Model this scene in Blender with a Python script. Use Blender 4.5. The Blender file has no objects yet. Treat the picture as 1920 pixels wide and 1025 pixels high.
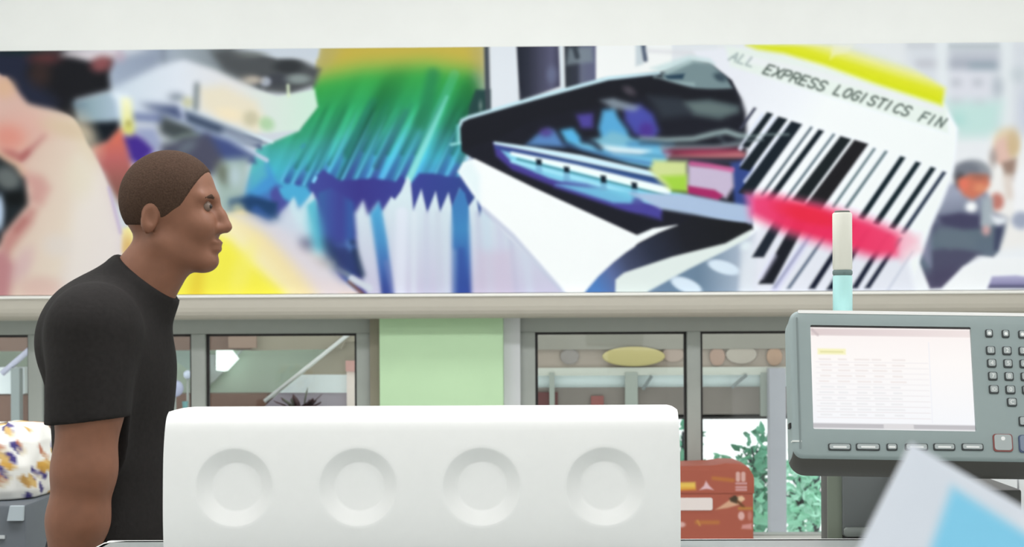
import bpy, bmesh, math, random
import numpy as np
from mathutils import Vector, Matrix
random.seed(7); rng = np.random.default_rng(11)
scene = bpy.context.scene
COL = scene.collection

# ------------------------------------------------------------------ camera
FPX, PY0, EYE = 2638.0, 590.0, 1.35          # focal length and horizon row in photo pixels, eye height
cam_d = bpy.data.cameras.new('camera'); cam = bpy.data.objects.new('camera', cam_d); COL.objects.link(cam)
cam.location = (0, 0, EYE)
CAMR = Matrix.Rotation(math.radians(1.0), 4, 'Z') @ Matrix.Rotation(math.radians(90), 4, 'X') @ Matrix.Rotation(math.radians(-0.31), 4, 'Z')
cam.rotation_euler = CAMR.to_euler()
cam_d.sensor_width = 36; cam_d.lens = FPX * 36 / 1920; cam_d.shift_y = (PY0 - 512.5) / 1920
cam_d.clip_start = 0.05; cam_d.clip_end = 200
cam_d.dof.use_dof = True; cam_d.dof.focus_distance = 2.25; cam_d.dof.aperture_fstop = 10.5
scene.camera = cam

# ------------------------------------------------------------------ sky, lights, exposure
world = bpy.data.worlds.new('overcast'); scene.world = world; world.use_nodes = True
wb = world.node_tree.nodes['Background']; wb.inputs[0].default_value = (0.97, 1.0, 1.0, 1); wb.inputs[1].default_value = 1.5
vs = scene.view_settings
vs.view_transform = 'Standard'; vs.look = 'None'; vs.exposure = 0.0; vs.gamma = 1.0; vs.use_curve_mapping = False
CEIL_Z = 3.4
LAMPS = [(x, y) for y in (0.3, 2.8, 4.75) for x in (-1.9, 0.0, 1.9)]  # rear row is added to brighten the upper wall and mural
for lx, ly in LAMPS:                         # the light of the ceiling fixtures built further down
    ld = bpy.data.lights.new('ceiling_lamp', 'AREA'); ld.shape = 'RECTANGLE'; ld.size = 1.15; ld.size_y = 0.55
    ld.energy = {0.3: 17, 2.8: 28, 4.75: 5}[ly]; ld.color = (0.985, 0.98, 1.02)
    lo = bpy.data.objects.new('ceiling_lamp', ld); COL.objects.link(lo); lo.location = (lx, ly, CEIL_Z - 0.035)

# ------------------------------------------------------------------ image pixel to world helpers
def ray(px, py):
    return (CAMR.to_3x3() @ Vector(((px - 960) / FPX, -(py - PY0) / FPX, -1.0)))
def at(px, py, Y):
    """world point of an image pixel: where its sight line meets the vertical plane y = Y"""
    d = ray(px, py); t = Y / d.y
    return Vector((d.x * t, Y, EYE + d.z * t))
def X_(px, Y, py=590): return at(px, py, Y).x
def Z_(py, Y, px=960): return at(px, py, Y).z

def lin(c):
    return tuple(((v / 255) / 12.92 if v / 255 <= 0.04045 else ((v / 255 + 0.055) / 1.055) ** 2.4) for v in c)

# ------------------------------------------------------------------ materials
MATS = {}
def mat(name, rgb, rough=0.55, spec=0.4, metal=0.0, noise=0.0, scale=30.0, bump=0.0, coat=0.0, emit=None, es=1.0):
    if name in MATS: return MATS[name]
    m = bpy.data.materials.new(name); m.use_nodes = True; MATS[name] = m
    nt = m.node_tree; b = nt.nodes['Principled BSDF']
    b.inputs['Roughness'].default_value = rough; b.inputs['Metallic'].default_value = metal
    b.inputs['Specular IOR Level'].default_value = spec; b.inputs['Coat Weight'].default_value = coat
    c = lin(rgb); b.inputs['Base Color'].default_value = (*c, 1)
    if noise or bump:
        tc = nt.nodes.new('ShaderNodeTexCoord'); n = nt.nodes.new('ShaderNodeTexNoise')
        n.inputs['Scale'].default_value = scale; n.inputs['Detail'].default_value = 4
        nt.links.new(tc.outputs['Object'], n.inputs['Vector'])
        if noise:
            r = nt.nodes.new('ShaderNodeValToRGB')
            r.color_ramp.elements[0].position = .3; r.color_ramp.elements[1].position = .7
            r.color_ramp.elements[0].color = (*[v * (1 - noise) for v in c], 1); r.color_ramp.elements[1].color = (*[min(1, v * (1 + noise)) for v in c], 1)
            nt.links.new(n.outputs['Fac'], r.inputs['Fac']); nt.links.new(r.outputs['Color'], b.inputs['Base Color'])
        if bump:
            bp = nt.nodes.new('ShaderNodeBump'); bp.inputs['Strength'].default_value = bump; bp.inputs['Distance'].default_value = .004
            nt.links.new(n.outputs['Fac'], bp.inputs['Height']); nt.links.new(bp.outputs['Normal'], b.inputs['Normal'])
    if emit:
        b.inputs['Emission Color'].default_value = (*lin(emit), 1); b.inputs['Emission Strength'].default_value = es
    return m
def print_mat(name, rough=0.55, spec=0.3, emit=0.0, sat=1.0, gain=1.0):
    """flat print: colours come from the surface's own 'ink' attribute"""
    if name in MATS: return MATS[name]
    m = bpy.data.materials.new(name); m.use_nodes = True; MATS[name] = m
    nt = m.node_tree; b = nt.nodes['Principled BSDF']; a = nt.nodes.new('ShaderNodeAttribute'); a.attribute_name = 'ink'
    b.inputs['Roughness'].default_value = rough; b.inputs['Specular IOR Level'].default_value = spec
    if emit:
        b.inputs['Base Color'].default_value = (.02, .02, .02, 1)
        nt.links.new(a.outputs['Color'], b.inputs['Emission Color']); b.inputs['Emission Strength'].default_value = emit
    else:
        nt.links.new(a.outputs['Color'], b.inputs['Base Color'])
    return m
def glass_mat(name, tint, refl=0.06, rough=0.04):
    if name in MATS: return MATS[name]
    m = bpy.data.materials.new(name); m.use_nodes = True; MATS[name] = m
    nt = m.node_tree; nt.nodes.remove(nt.nodes['Principled BSDF']); out = nt.nodes['Material Output']
    t = nt.nodes.new('ShaderNodeBsdfTransparent'); t.inputs[0].default_value = (*tint, 1)
    g = nt.nodes.new('ShaderNodeBsdfGlossy'); g.inputs['Roughness'].default_value = rough
    mx = nt.nodes.new('ShaderNodeMixShader'); mx.inputs[0].default_value = refl
    nt.links.new(t.outputs[0], mx.inputs[1]); nt.links.new(g.outputs[0], mx.inputs[2]); nt.links.new(mx.outputs[0], out.inputs['Surface'])
    return m

# ------------------------------------------------------------------ object helpers
def tag(o, label=None, cat=None, group=None, kind=None):
    if label: o['label'] = label
    if cat: o['category'] = cat
    if group: o['group'] = group
    if kind: o['kind'] = kind
    return o
def thing(name, loc, label, cat, group=None, kind=None):
    o = bpy.data.objects.new(name, None); COL.objects.link(o); o.location = loc; o.empty_display_size = .05
    return tag(o, label, cat, group, kind)
def wloc(o):
    v = Vector((0, 0, 0))
    while o is not None: v += o.location; o = o.parent
    return v
def add(name, me, m, parent=None, loc=None, smooth=False, **kw):
    """link a mesh given in world coordinates (loc None) or already local to loc"""
    o = bpy.data.objects.new(name, me); COL.objects.link(o)
    if m is not None and not me.materials: me.materials.append(m)
    if parent is not None: o.parent = parent
    base = wloc(parent) if parent is not None else Vector((0, 0, 0))
    if loc is not None: o.location = Vector(loc) - base
    else:
        if parent is None:                   # put the origin at the foot of the mesh
            co = np.empty(len(me.vertices) * 3); me.vertices.foreach_get('co', co); co = co.reshape(-1, 3)
            base = Vector(((co[:, 0].min() + co[:, 0].max()) / 2, (co[:, 1].min() + co[:, 1].max()) / 2, co[:, 2].min()))
            o.location = base
        me.transform(Matrix.Translation(-base))
    if smooth:
        me.polygons.foreach_set('use_smooth', [True] * len(me.polygons))
        if smooth != 'all':
            try: me.set_sharp_from_angle(angle=math.radians(38))
            except Exception: pass
    return tag(o, **kw)
def mesh(name, v, f):
    me = bpy.data.meshes.new(name); me.from_pydata([tuple(p) for p in v], [], [tuple(q) for q in f]); me.update(); return me
def bm_mesh(name, bm):
    bmesh.ops.recalc_face_normals(bm, faces=bm.faces)
    me = bpy.data.meshes.new(name); bm.to_mesh(me); bm.free(); return me
def box_me(x0, x1, y0, y1, z0, z1, bev=0.0, seg=2):
    bm = bmesh.new()
    vs_ = [bm.verts.new((x, y, z)) for x in (x0, x1) for y in (y0, y1) for z in (z0, z1)]
    for q in ((0,1,3,2),(4,6,7,5),(0,4,5,1),(2,3,7,6),(0,2,6,4),(1,5,7,3)): bm.faces.new([vs_[i] for i in q])
    if bev: bmesh.ops.bevel(bm, geom=list(bm.edges), offset=bev, segments=seg, profile=.5, affect='EDGES')
    return bm_mesh('box', bm)
def box(name, x0, x1, y0, y1, z0, z1, m, parent=None, bev=0.0, **kw):
    return add(name, box_me(min(x0,x1), max(x0,x1), min(y0,y1), max(y0,y1), min(z0,z1), max(z0,z1), bev), m, parent, smooth=bool(bev), **kw)
def prism_me(pts, y0, y1, bev=0.0, seg=2, T=None):
    """polygon in (x,z) given a depth y0..y1; T maps (x,z,y) to world"""
    T = T or (lambda a, b, c: (a, c, b))
    bm = bmesh.new()
    A = [bm.verts.new(T(p[0], p[1], y0)) for p in pts]; B = [bm.verts.new(T(p[0], p[1], y1)) for p in pts]
    bm.faces.new(A); bm.faces.new(B[::-1]); n = len(pts)
    for i in range(n): bm.faces.new([A[i], B[i], B[(i+1) % n], A[(i+1) % n]])
    if bev:
        ed = [e for e in bm.edges if any(len(f.verts) == n for f in e.link_faces)] if n > 4 else list(bm.edges)
        bmesh.ops.bevel(bm, geom=ed, offset=bev, segments=seg, profile=.5, affect='EDGES')
    return bm_mesh('prism', bm)
def rrect(x0, x1, z0, z1, r, n=5):
    out = []
    for cx, cz, a0 in ((x1-r, z1-r, 0), (x0+r, z1-r, 90), (x0+r, z0+r, 180), (x1-r, z0+r, 270)):
        for k in range(n + 1):
            a = math.radians(a0 + 90 * k / n); out.append((cx + r*math.cos(a), cz + r*math.sin(a)))
    return out
def pbox(name, p0, p1, Y, depth, m, parent=None, bev=0.0, **kw):
    """upright board placed by two photo corners on plane Y"""
    a, b = at(*p0, Y), at(*p1, Y)
    return box(name, a.x, b.x, Y, Y + depth, a.z, b.z, m, parent, bev, **kw)
def tube_me(pts, r, n=10, cap=True):
    P = [Vector(p) for p in pts]; R = [r] * len(P) if np.isscalar(r) else list(r)
    v, f = [], []
    for i, p in enumerate(P):
        t = (P[min(i+1, len(P)-1)] - P[max(i-1, 0)]).normalized()
        a = t.cross(Vector((0, 0, 1)) if abs(t.z) < .9 else Vector((1, 0, 0))).normalized(); b = t.cross(a)
        for k in range(n):
            an = 2 * math.pi * k / n; v.append(p + (a * math.cos(an) + b * math.sin(an)) * R[i])
    for i in range(len(P) - 1):
        for k in range(n): f.append((i*n+k, i*n+(k+1) % n, (i+1)*n+(k+1) % n, (i+1)*n+k))
    if cap: f.append(tuple(range(n))[::-1]); f.append(tuple(range((len(P)-1)*n, len(P)*n)))
    return mesh('tube', v, f)
def lathe_me(prof, c, n=24):
    v, f = [], []
    for r, z in prof:
        for k in range(n):
            a = 2*math.pi*k/n; v.append((c[0] + r*math.cos(a), c[1] + r*math.sin(a), c[2] + z))
    for i in range(len(prof)-1):
        for k in range(n): f.append((i*n+k, i*n+(k+1) % n, (i+1)*n+(k+1) % n, (i+1)*n+k))
    f.append(tuple(range(n))[::-1]); f.append(tuple(range((len(prof)-1)*n, len(prof)*n)))
    return mesh('lathe', v, f)
def ink(me, rgb255):
    """store print colours (n,3 in 0..255) on the mesh points"""
    c = np.asarray(rgb255, np.float32).reshape(-1, 3) / 255
    l = np.where(c <= .04045, c / 12.92, ((c + .055) / 1.055) ** 2.4)
    at_ = me.color_attributes.new('ink', 'FLOAT_COLOR', 'POINT')
    at_.data.foreach_set('color', np.concatenate([l, np.ones((len(l), 1), np.float32)], 1).astype(np.float32).ravel())
def grid_me(G):
    """quad grid from an array (rows, cols, 3)"""
    h, w = G.shape[:2]
    me = bpy.data.meshes.new('grid'); n = h*w; me.vertices.add(n); me.vertices.foreach_set('co', G.astype(np.float32).ravel())
    i = np.arange(n).reshape(h, w)
    q = np.stack([i[:-1, :-1], i[1:, :-1], i[1:, 1:], i[:-1, 1:]], -1).reshape(-1, 4)
    me.loops.add(q.size); me.loops.foreach_set('vertex_index', q.ravel().astype(np.int32))
    me.polygons.add(len(q)); me.polygons.foreach_set('loop_start', np.arange(0, q.size, 4, dtype=np.int32))
    me.update(calc_edges=True); me.validate(); return me
def text_me(txt, size):
    cu = bpy.data.curves.new('t', 'FONT'); cu.body = txt; cu.size = size; cu.align_x = 'CENTER'; cu.align_y = 'CENTER'; cu.resolution_u = 3
    o = bpy.data.objects.new('t', cu); COL.objects.link(o); dg = bpy.context.evaluated_depsgraph_get()
    me = bpy.data.meshes.new_from_object(o.evaluated_get(dg)); bpy.data.objects.remove(o); bpy.data.curves.remove(cu); me.materials.clear(); return me
# ------------------------------------------------------------------ print artwork
class Canvas:
    """small software painter: soft-edged shapes on a colour grid (for flat print)"""
    def __init__(s, X, Y, base=(226, 229, 233)):
        s.X, s.Y = X.astype(np.float32), Y.astype(np.float32)
        s.C = np.empty(X.shape + (3,), np.float32); s.C[:] = base
        s.cx = s.X.mean(0); s.cy = s.Y.mean(1)
    def win(s, x0, x1, y0, y1):
        c = np.where((s.cx > x0 - 12) & (s.cx < x1 + 12))[0]; r = np.where((s.cy > y0 - 14) & (s.cy < y1 + 14))[0]
        if not len(c) or not len(r): return None
        return slice(r[0], r[-1] + 1), slice(c[0], c[-1] + 1)
    def put(s, w, a, col):
        X, Y = s.X[w], s.Y[w]
        c = col(X, Y) if callable(col) else np.asarray(col, np.float32)
        a = a[..., None]
        s.C[w] = s.C[w] * (1 - a) + c * a
    @staticmethod
    def edge(d, blur):
        t = np.clip(0.5 - d / (2 * blur), 0, 1)
        return t * t * (3 - 2 * t)
    def poly(s, pts, col, blur=1.6, op=1.0):
        P = np.asarray(pts, np.float32)
        w = s.win(P[:, 0].min() - blur, P[:, 0].max() + blur, P[:, 1].min() - blur, P[:, 1].max() + blur)
        if w is None: return
        X, Y = s.X[w], s.Y[w]
        d = np.full(X.shape, 1e9, np.float32); ins = np.zeros(X.shape, bool)
        for i in range(len(P)):
            ax, ay = P[i]; bx, by = P[(i + 1) % len(P)]
            ex, ey = bx - ax, by - ay
            t = np.clip(((X - ax) * ex + (Y - ay) * ey) / (ex * ex + ey * ey + 1e-9), 0, 1)
            d = np.minimum(d, (X - ax - t * ex) ** 2 + (Y - ay - t * ey) ** 2)
            if ay != by:
                ins ^= ((ay > Y) != (by > Y)) & (X < (bx - ax) * (Y - ay) / (by - ay) + ax)
        d = np.sqrt(d); d = np.where(ins, -d, d)
        s.put(w, s.edge(d, blur) * op, col)
    def line(s, pts, wd, col, blur=1.6, op=1.0, fade=None):
        P = np.asarray(pts, np.float32); n = len(P)
        W = np.full(n, wd, np.float32) if np.isscalar(wd) else np.asarray(wd, np.float32)
        m = W.max() / 2 + blur
        w = s.win(P[:, 0].min() - m, P[:, 0].max() + m, P[:, 1].min() - m, P[:, 1].max() + m)
        if w is None: return
        X, Y = s.X[w], s.Y[w]
        d = np.full(X.shape, 1e9, np.float32); T = np.zeros(X.shape, np.float32)
        for i in range(n - 1):
            ax, ay = P[i]; bx, by = P[i + 1]
            ex, ey = bx - ax, by - ay
            t = np.clip(((X - ax) * ex + (Y - ay) * ey) / (ex * ex + ey * ey + 1e-9), 0, 1)
            d = np.minimum(d, np.sqrt((X - ax - t * ex) ** 2 + (Y - ay - t * ey) ** 2) - (W[i] + (W[i + 1] - W[i]) * t) / 2)
            T = (i + t) / (n - 1)
        a = s.edge(d, blur) * op
        if fade: a = a * (fade[0] + (fade[1] - fade[0]) * T)
        s.put(w, a, col)
    def ell(s, cx, cy, rx, ry, col, blur=3, ang=0, op=1.0):
        m = max(rx, ry) + blur
        w = s.win(cx - m, cx + m, cy - m, cy + m)
        if w is None: return
        X, Y = s.X[w] - cx, s.Y[w] - cy
        c, q = math.cos(math.radians(ang)), math.sin(math.radians(ang))
        u, v = (X * c + Y * q) / rx, (-X * q + Y * c) / ry
        k = np.sqrt(u * u + v * v) + 1e-6
        d = (k - 1) * min(rx, ry)
        s.put(w, s.edge(d, blur) * op, col)

def blur2(A, r):
    """three box passes, r in cells"""
    r = int(round(r))
    if r < 1: return A
    for _ in range(2):
        for ax in (0, 1):
            pad = [(0, 0)]*3; pad[ax] = (r + 1, r)
            q = np.cumsum(np.pad(A, pad, 'edge'), axis=ax, dtype=np.float64); n = 2*r + 1
            A = ((np.take(q, range(n, q.shape[ax]), ax) - np.take(q, range(0, q.shape[ax]-n), ax)) / n).astype(np.float32)
    return A
def soften(c, x0, x1, y0, y1, sig, feather=18):
    """let a part of the picture go out of focus"""
    w = c.win(x0 - feather, x1 + feather, y0 - feather, y1 + feather)
    X, Y = c.X[w], c.Y[w]; cell = abs(c.cx[1] - c.cx[0])
    d = np.maximum(np.maximum(x0 - X, X - x1), np.maximum(y0 - Y, Y - y1))
    a = np.clip(.5 - d/(2*feather), 0, 1)[..., None]
    c.C[w] = c.C[w]*(1-a) + blur2(c.C[w], sig/cell*1.2)*a

def sm(pts, n=5):
    """rounded closed outline through the given points"""
    P = np.asarray(pts, np.float32); m = len(P); out = []
    for i in range(m):
        p0, p1, p2, p3 = P[i-1], P[i], P[(i+1) % m], P[(i+2) % m]
        for k in range(n):
            t = k/n; out.append(.5*(2*p1 + (p2-p0)*t + (2*p0-5*p1+4*p2-p3)*t*t + (3*p1-p0-3*p2+p3)*t**3))
    return np.array(out)
def ramp(p0, p1, *stops):
    """colour ramp along the line p0-p1; stops = (t, colour)"""
    p0 = np.asarray(p0, np.float32); e = np.asarray(p1, np.float32) - p0
    ts = [k[0] for k in stops]; cs = np.asarray([k[1] for k in stops], np.float32)
    def f(X, Y):
        t = ((X - p0[0]) * e[0] + (Y - p0[1]) * e[1]) / (e @ e)
        return np.stack([np.interp(t, ts, cs[:, k]) for k in range(3)], -1)
    return f

GLYPH = {  # simple stroke letters in a unit box, y up
 'A': [[(0,0),(.5,1),(1,0)],[(.22,.4),(.78,.4)]], 'L': [[(0,1),(0,0),(.85,0)]], 'E': [[(.9,1),(0,1),(0,0),(.9,0)],[(0,.52),(.75,.52)]],
 'X': [[(0,1),(1,0)],[(0,0),(1,1)]], 'P': [[(0,0),(0,1),(.7,1),(.95,.82),(.95,.66),(.7,.48),(0,.48)]],
 'R': [[(0,0),(0,1),(.7,1),(.95,.82),(.95,.66),(.7,.48),(0,.48)],[(.5,.48),(1,0)]],
 'S': [[(.95,.85),(.7,1),(.25,1),(0,.8),(.1,.6),(.85,.42),(.98,.2),(.72,0),(.22,0),(0,.16)]],
 'O': [[(.5,1),(.12,.85),(0,.5),(.12,.15),(.5,0),(.88,.15),(1,.5),(.88,.85),(.5,1)]],
 'G': [[(.95,.85),(.6,1),(.2,.9),(0,.5),(.15,.12),(.5,0),(.95,.12),(.95,.48),(.55,.48)]],
 'I': [[(.3,0),(.3,1)]], 'T': [[(0,1),(1,1)],[(.5,1),(.5,0)]], 'C': [[(.95,.85),(.6,1),(.2,.9),(0,.5),(.15,.1),(.6,0),(.95,.15)]],
 'F': [[(.9,1),(0,1),(0,0)],[(0,.52),(.75,.52)]], 'N': [[(0,0),(0,1),(.95,0),(.95,1)]],
}

def paint_mural(X, Y):
    c = Canvas(X, Y); P, L, E = c.poly, c.line, c.ell
    # ---------- office scene, right end
    P([(1300,80),(1990,80),(1990,560),(1300,560)], ramp((1300,90),(1300,550),(0,(226,229,232)),(.5,(234,236,240)),(1,(240,243,247))), 3)
    P([(1700,80),(1990,80),(1990,250),(1700,250)], (216,220,227), 14)
    for x, w in ((1767,22),(1887,24)): L([(x,80),(x,250)], w, (230,235,238), 6, .8)
    P([(1700,80),(1752,80),(1752,92),(1700,92)], (196,200,206), 4, .6)
    P([(1718,112),(1754,112),(1754,126),(1718,126)], (186,187,196), 6, .8)
    P([(1778,82),(1874,82),(1874,92),(1778,92)], (168,178,184), 4, .7)
    P([(1780,96),(1874,96),(1874,130),(1780,130)], (193,197,207), 6)
    P([(1780,112),(1868,112),(1868,128),(1780,128)], (172,177,190), 6)
    L([(1822,124),(1866,124)], 11, (140,158,170), 5, .8)
    P([(1782,134),(1858,134),(1858,190),(1782,190)], (220,221,230), 5)
    for x in (1793,1833): P([(x-8,150),(x+8,150),(x+8,160),(x-8,160)], (176,181,190), 5, .9)
    E(1871,163,9,18,(178,186,196),6,0,.9); E(1793,190,12,6,(205,198,210),5); E(1836,192,12,6,(205,198,210),5)
    E(1910,140,14,14,(200,208,214),9); E(1925,210,14,40,(205,210,224),9)
    P([(1770,190),(1880,190),(1870,255),(1800,258)], (190,226,219), 16, .8)
    E(1795,225,14,12,(168,214,208),10,0,.7)
    # seated people, table
    P([(1862,250),(1905,250),(1930,330),(1940,460),(1850,470),(1845,330)], (240,238,236), 12)
    P([(1905,330),(1960,310),(1990,400),(1960,420),(1905,425)], (238,240,246), 8)
    E(1887,270,24,30,(226,208,178),6); P([(1862,280),(1870,262),(1888,255),(1896,300),(1880,312),(1862,300)], (226,192,180), 5)
    E(1900,268,12,26,(205,180,140),6,0,.8); E(1862,296,7,16,(150,140,138),6,0,.7)
    P([(1878,305),(1906,296),(1902,340),(1884,330)], (160,135,122), 5); L([(1890,335),(1893,365)], 18, (226,214,206), 8)
    P([(1900,330),(1925,300),(1990,300),(1990,420),(1905,430)], (243,243,246), 8); E(1915,413,18,16,(165,172,192),6)
    E(1869,378,13,16,(196,128,116),5)
    P([(1780,345),(1800,342),(1852,360),(1862,398),(1890,408),(1882,440),(1872,472),(1862,482),(1832,478),(1806,500),(1764,540),(1744,541),(1724,492),(1722,455),(1740,420),(1764,385)],
      ramp((1760,370),(1790,540),(0,(160,165,185)),(.2,(130,136,155)),(.3,(92,94,118)),(.42,(100,114,126)),(.7,(104,116,132)),(.85,(84,80,104)),(1,(100,96,122))), 4)
    P([(1758,405),(1800,398),(1840,405),(1838,428),(1805,430),(1768,420)], (76,74,100), 5)
    P([(1746,470),(1790,462),(1840,475),(1800,500),(1766,536),(1748,536)], (80,76,100), 8, .8)
    P([(1722,450),(1745,430),(1745,500),(1728,480)], (150,148,176), 8, .7)
    P([(1760,425),(1800,432),(1830,440),(1830,465),(1780,468),(1752,450)], (108,120,132), 8, .8)
    P([(1842,372),(1862,370),(1862,420),(1850,438),(1838,420)], (170,180,188), 4); E(1849,432,8,9,(205,165,165),4)
    P([(1858,402),(1890,408),(1880,432),(1862,418)], (230,234,240), 4); P([(1866,425),(1884,420),(1872,468),(1864,470)], (70,74,100), 4)
    E(1824,327,35,28,(148,152,160),5); E(1812,322,26,18,(122,126,136),6); E(1800,338,10,14,(82,80,84),5)
    P([(1796,338),(1818,326),(1852,328),(1856,346),(1842,364),(1824,374),(1806,366)], (208,122,98), 5)
    E(1806,345,10,12,(226,124,102),5); E(1836,332,16,5,(165,108,92),4); E(1838,352,12,8,(222,146,112),5)
    E(1821,388,11,10,(246,248,250),3)
    P([(1806,500),(1850,484),(1990,480),(1990,560),(1752,560)], (243,245,249), 5)
    P([(1860,518),(1905,516),(1990,528),(1990,540),(1852,540)], ramp((0,516),(0,541),(0,(184,182,212)),(.6,(150,146,182)),(1,(52,52,78))), 2.5)
    soften(c, 1690, 2000, 84, 260, 5); soften(c, 1700, 2000, 250, 470, 3)
    # ---------- printer background, window
    P([(915,80),(1345,80),(1345,230),(915,240)], (222,226,231), 2)
    P([(1115,80),(1260,80),(1260,150),(1115,160)], (238,240,240), 4)
    P([(968,80),(1048,80),(1050,162),(974,190)], ramp((970,0),(1050,0),(0,(40,42,52)),(.25,(52,54,66)),(.5,(72,72,90)),(.8,(92,92,116)),(1,(70,68,88))), 2)
    E(1035,140,10,16,(112,118,146),7,0,.7)
    P([(1058,80),(1117,80),(1117,150),(1060,166)], ramp((1058,0),(1117,0),(0,(52,56,62)),(.4,(58,60,72)),(.55,(104,108,128)),(1,(98,100,128))), 2)
    P([(1066,90),(1110,88),(1112,116),(1062,122)], (132,144,152), 6, .75); L([(1078,92),(1082,106)], 9, (60,66,74), 4)
    L([(1050,80),(1056,165)], 6, (214,222,228), 2)
    P([(1192,80),(1206,80),(1206,120),(1192,124)], (198,208,214), 4); L([(1206,84),(1210,112)], 8, (82,92,112), 3)
    L([(1215,95),(1300,100)], 8, (214,214,220), 5, .6)
    # ---------- barcode card
    P([(1300,96),(1420,84),(1470,96),(1580,128),(1768,190),(1796,240),(1788,320),(1745,430),(1700,560),(1385,560),(1400,430),(1395,230),(1330,140)], ramp((1380,150),(1760,350),(0,(230,232,240)),(.4,(243,246,250)),(1,(243,247,251))), 5)
    P([(1360,86),(1450,98),(1580,136),(1775,198),(1778,250),(1570,185),(1440,146),(1370,124)], (228,238,230), 6, .8)
    P([(1400,104),(1500,124),(1600,150),(1768,202),(1768,212),(1600,162),(1500,138),(1400,118)], (236,236,242), 5, .6)
    P([(1400,84),(1600,84),(1700,118),(1772,165),(1766,197),(1640,156),(1545,122),(1470,100),(1420,92)], ramp((1600,142),(1614,97),(0,(216,224,30)),(.4,(222,226,50)),(.72,(232,232,140)),(1.05,(224,228,222))), 7)
    P([(1562,84),(1600,84),(1590,98),(1566,104),(1556,112)], (238,238,214), 5, .6)
    # ---------- hanging files
    base = (80,180,195)
    files = [(600,84),(908,84),(908,180),(893,215),(870,300),(905,400),(905,430),(560,430),(452,380),(466,320),(478,280),(560,244),(572,205),(584,150)]
    def fcol(X, Y):
        xs = [560, 680, 800, 905]
        t = Y - np.interp(X, xs, [30, 8, 0, 14])
        ys = [60, 92, 108, 122, 140, 185, 225, 255, 290, 325, 345, 430]
        cs = np.asarray([(198,176,80),(196,176,78),(176,178,80),(128,178,80),(64,166,78),(52,158,96),(60,160,124),(74,170,168),(76,178,200),(80,160,206),(72,104,178),(72,84,160)], np.float32)
        col = np.stack([np.interp(t, ys, cs[:, k]) for k in range(3)], -1)
        s = X + 0.47 * (Y - 330)
        n = np.zeros_like(X)
        for f, ph, a in ((.115,.4,.55),(.21,1.9,.6),(.36,.2,.4),(.071,2.6,.6)): n += a * np.sin(f * s + ph + .5 * np.sin(.05 * s))
        amt = np.clip((Y - 130) / 110, 0, 1) * np.clip((X - 520) / 80, 0.15, 1)
        col = col * (1 + .16 * (n * amt)[..., None])
        col = col * (1 - .22 * np.exp(-(((s - 655) / 26) ** 2)) * np.clip((Y - 110) / 60, 0, 1))[..., None]
        dk = np.clip(np.exp(-(((s - 812) / 34) ** 2)) * np.clip((Y - 110) / 50, 0, 1) * np.clip((300 - Y) / 60, 0, 1), 0, 1)
        return col * (1 - .26 * dk[..., None])
    P(files, fcol, 3)
    P([(560,84),(640,84),(620,120),(585,152),(560,150)], (176,168,120), 14, .6)
    P([(880,84),(912,84),(912,170),(896,172)], (178,166,110), 8, .6); L([(893,140),(905,172)], 12, (120,160,150), 8, .6)
    soften(c, 560, 908, 60, 200, 6, 12)
    soften(c, 455, 905, 225, 420, 2.0)
    # thin bright file edges with dark gaps between them
    tips = [(528,338),(548,344),(570,346),(588,338),(606,342),(640,340),(662,346),(684,346),(712,346),(738,346),(806,346),(828,348),(850,350),(872,346)]
    for k, (x, y) in enumerate(tips):
        L_ = 130 if x > 600 else 70 - (600 - x)*.2
        dk = (66,72,150) if k % 2 else (60,92,160)
        L([(x + 11, y), (x + 11 + .48*L_*.75, y - L_*.75)], (13, 9), dk, 4, .85, (1, 0))
        L([(x + 16 + .2*L_, y - L_*.45), (x + 16 + .55*L_, y - L_*1.15)], 8, (40,112,100), 4, .55, (1, .2))
        L([(x, y), (x + .48*L_, y - L_)], (5, 3), (100,180,218), 2, .9, (1, .1))
    L([(700,190),(650,290)], 14, (44,118,108), 6, .7, (.4, 1)); L([(760,210),(706,312)], 12, (52,92,118), 5, .7, (.3, 1)); L([(812,140),(790,230)], 24, (44,124,84), 10, .6)
    L([(852,140),(766,338)], (18, 13), (104,204,182), 4, .75, (.3, 1)); L([(838,182),(764,342)], (7, 12), (150,222,222), 3, .9, (.4, 1))
    L([(896,190),(862,300)], 14, (58,132,126), 6, .6); L([(570,272),(566,276)], 7, (66,150,170), 3, .8)
    # navy lower edge
    P([(455,372),(500,352),(512,340),(540,355),(575,358),(588,335),(606,318),(636,338),(700,334),(742,340),(752,330),(770,345),(786,325),(812,325),(846,332),(866,330),(905,395),(905,440),(560,440),(470,410)], ramp((450,0),(900,0),(0,(52,104,160)),(.12,(78,118,184)),(.3,(72,80,154)),(.5,(66,62,138)),(.7,(66,72,148)),(1,(56,76,140))), 4)
    P([(524,352),(545,345),(575,352),(588,366),(565,392),(548,378),(530,375),(522,362)], (82,170,212), 5)
    P([(506,352),(516,345),(530,370),(540,380),(520,412),(510,385)], (80,84,156), 4)
    P([(470,330),(500,300),(520,345),(500,362),(480,368),(455,366)], (76,150,208), 8)
    P([(466,310),(478,280),(500,262),(500,330),(470,355)], (98,188,190), 10, .7)
    L([(588,340),(592,333)], 6, (136,214,246), 2)
    # white pages
    pg = ramp((0,370),(0,548),(0,(214,230,236)),(.35,(206,216,228)),(.7,(204,206,224)),(1,(200,196,218)))
    P([(480,402),(500,396),(508,388),(518,408),(528,396),(546,378),(551,370),(560,393),(572,382),(586,360),(594,378),(600,470),(580,480),(500,440)], (204,212,226), 3)
    P([(540,384),(551,370),(560,393),(586,362),(592,376),(596,420),(575,440),(556,420)], (204,226,234), 3)
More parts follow.
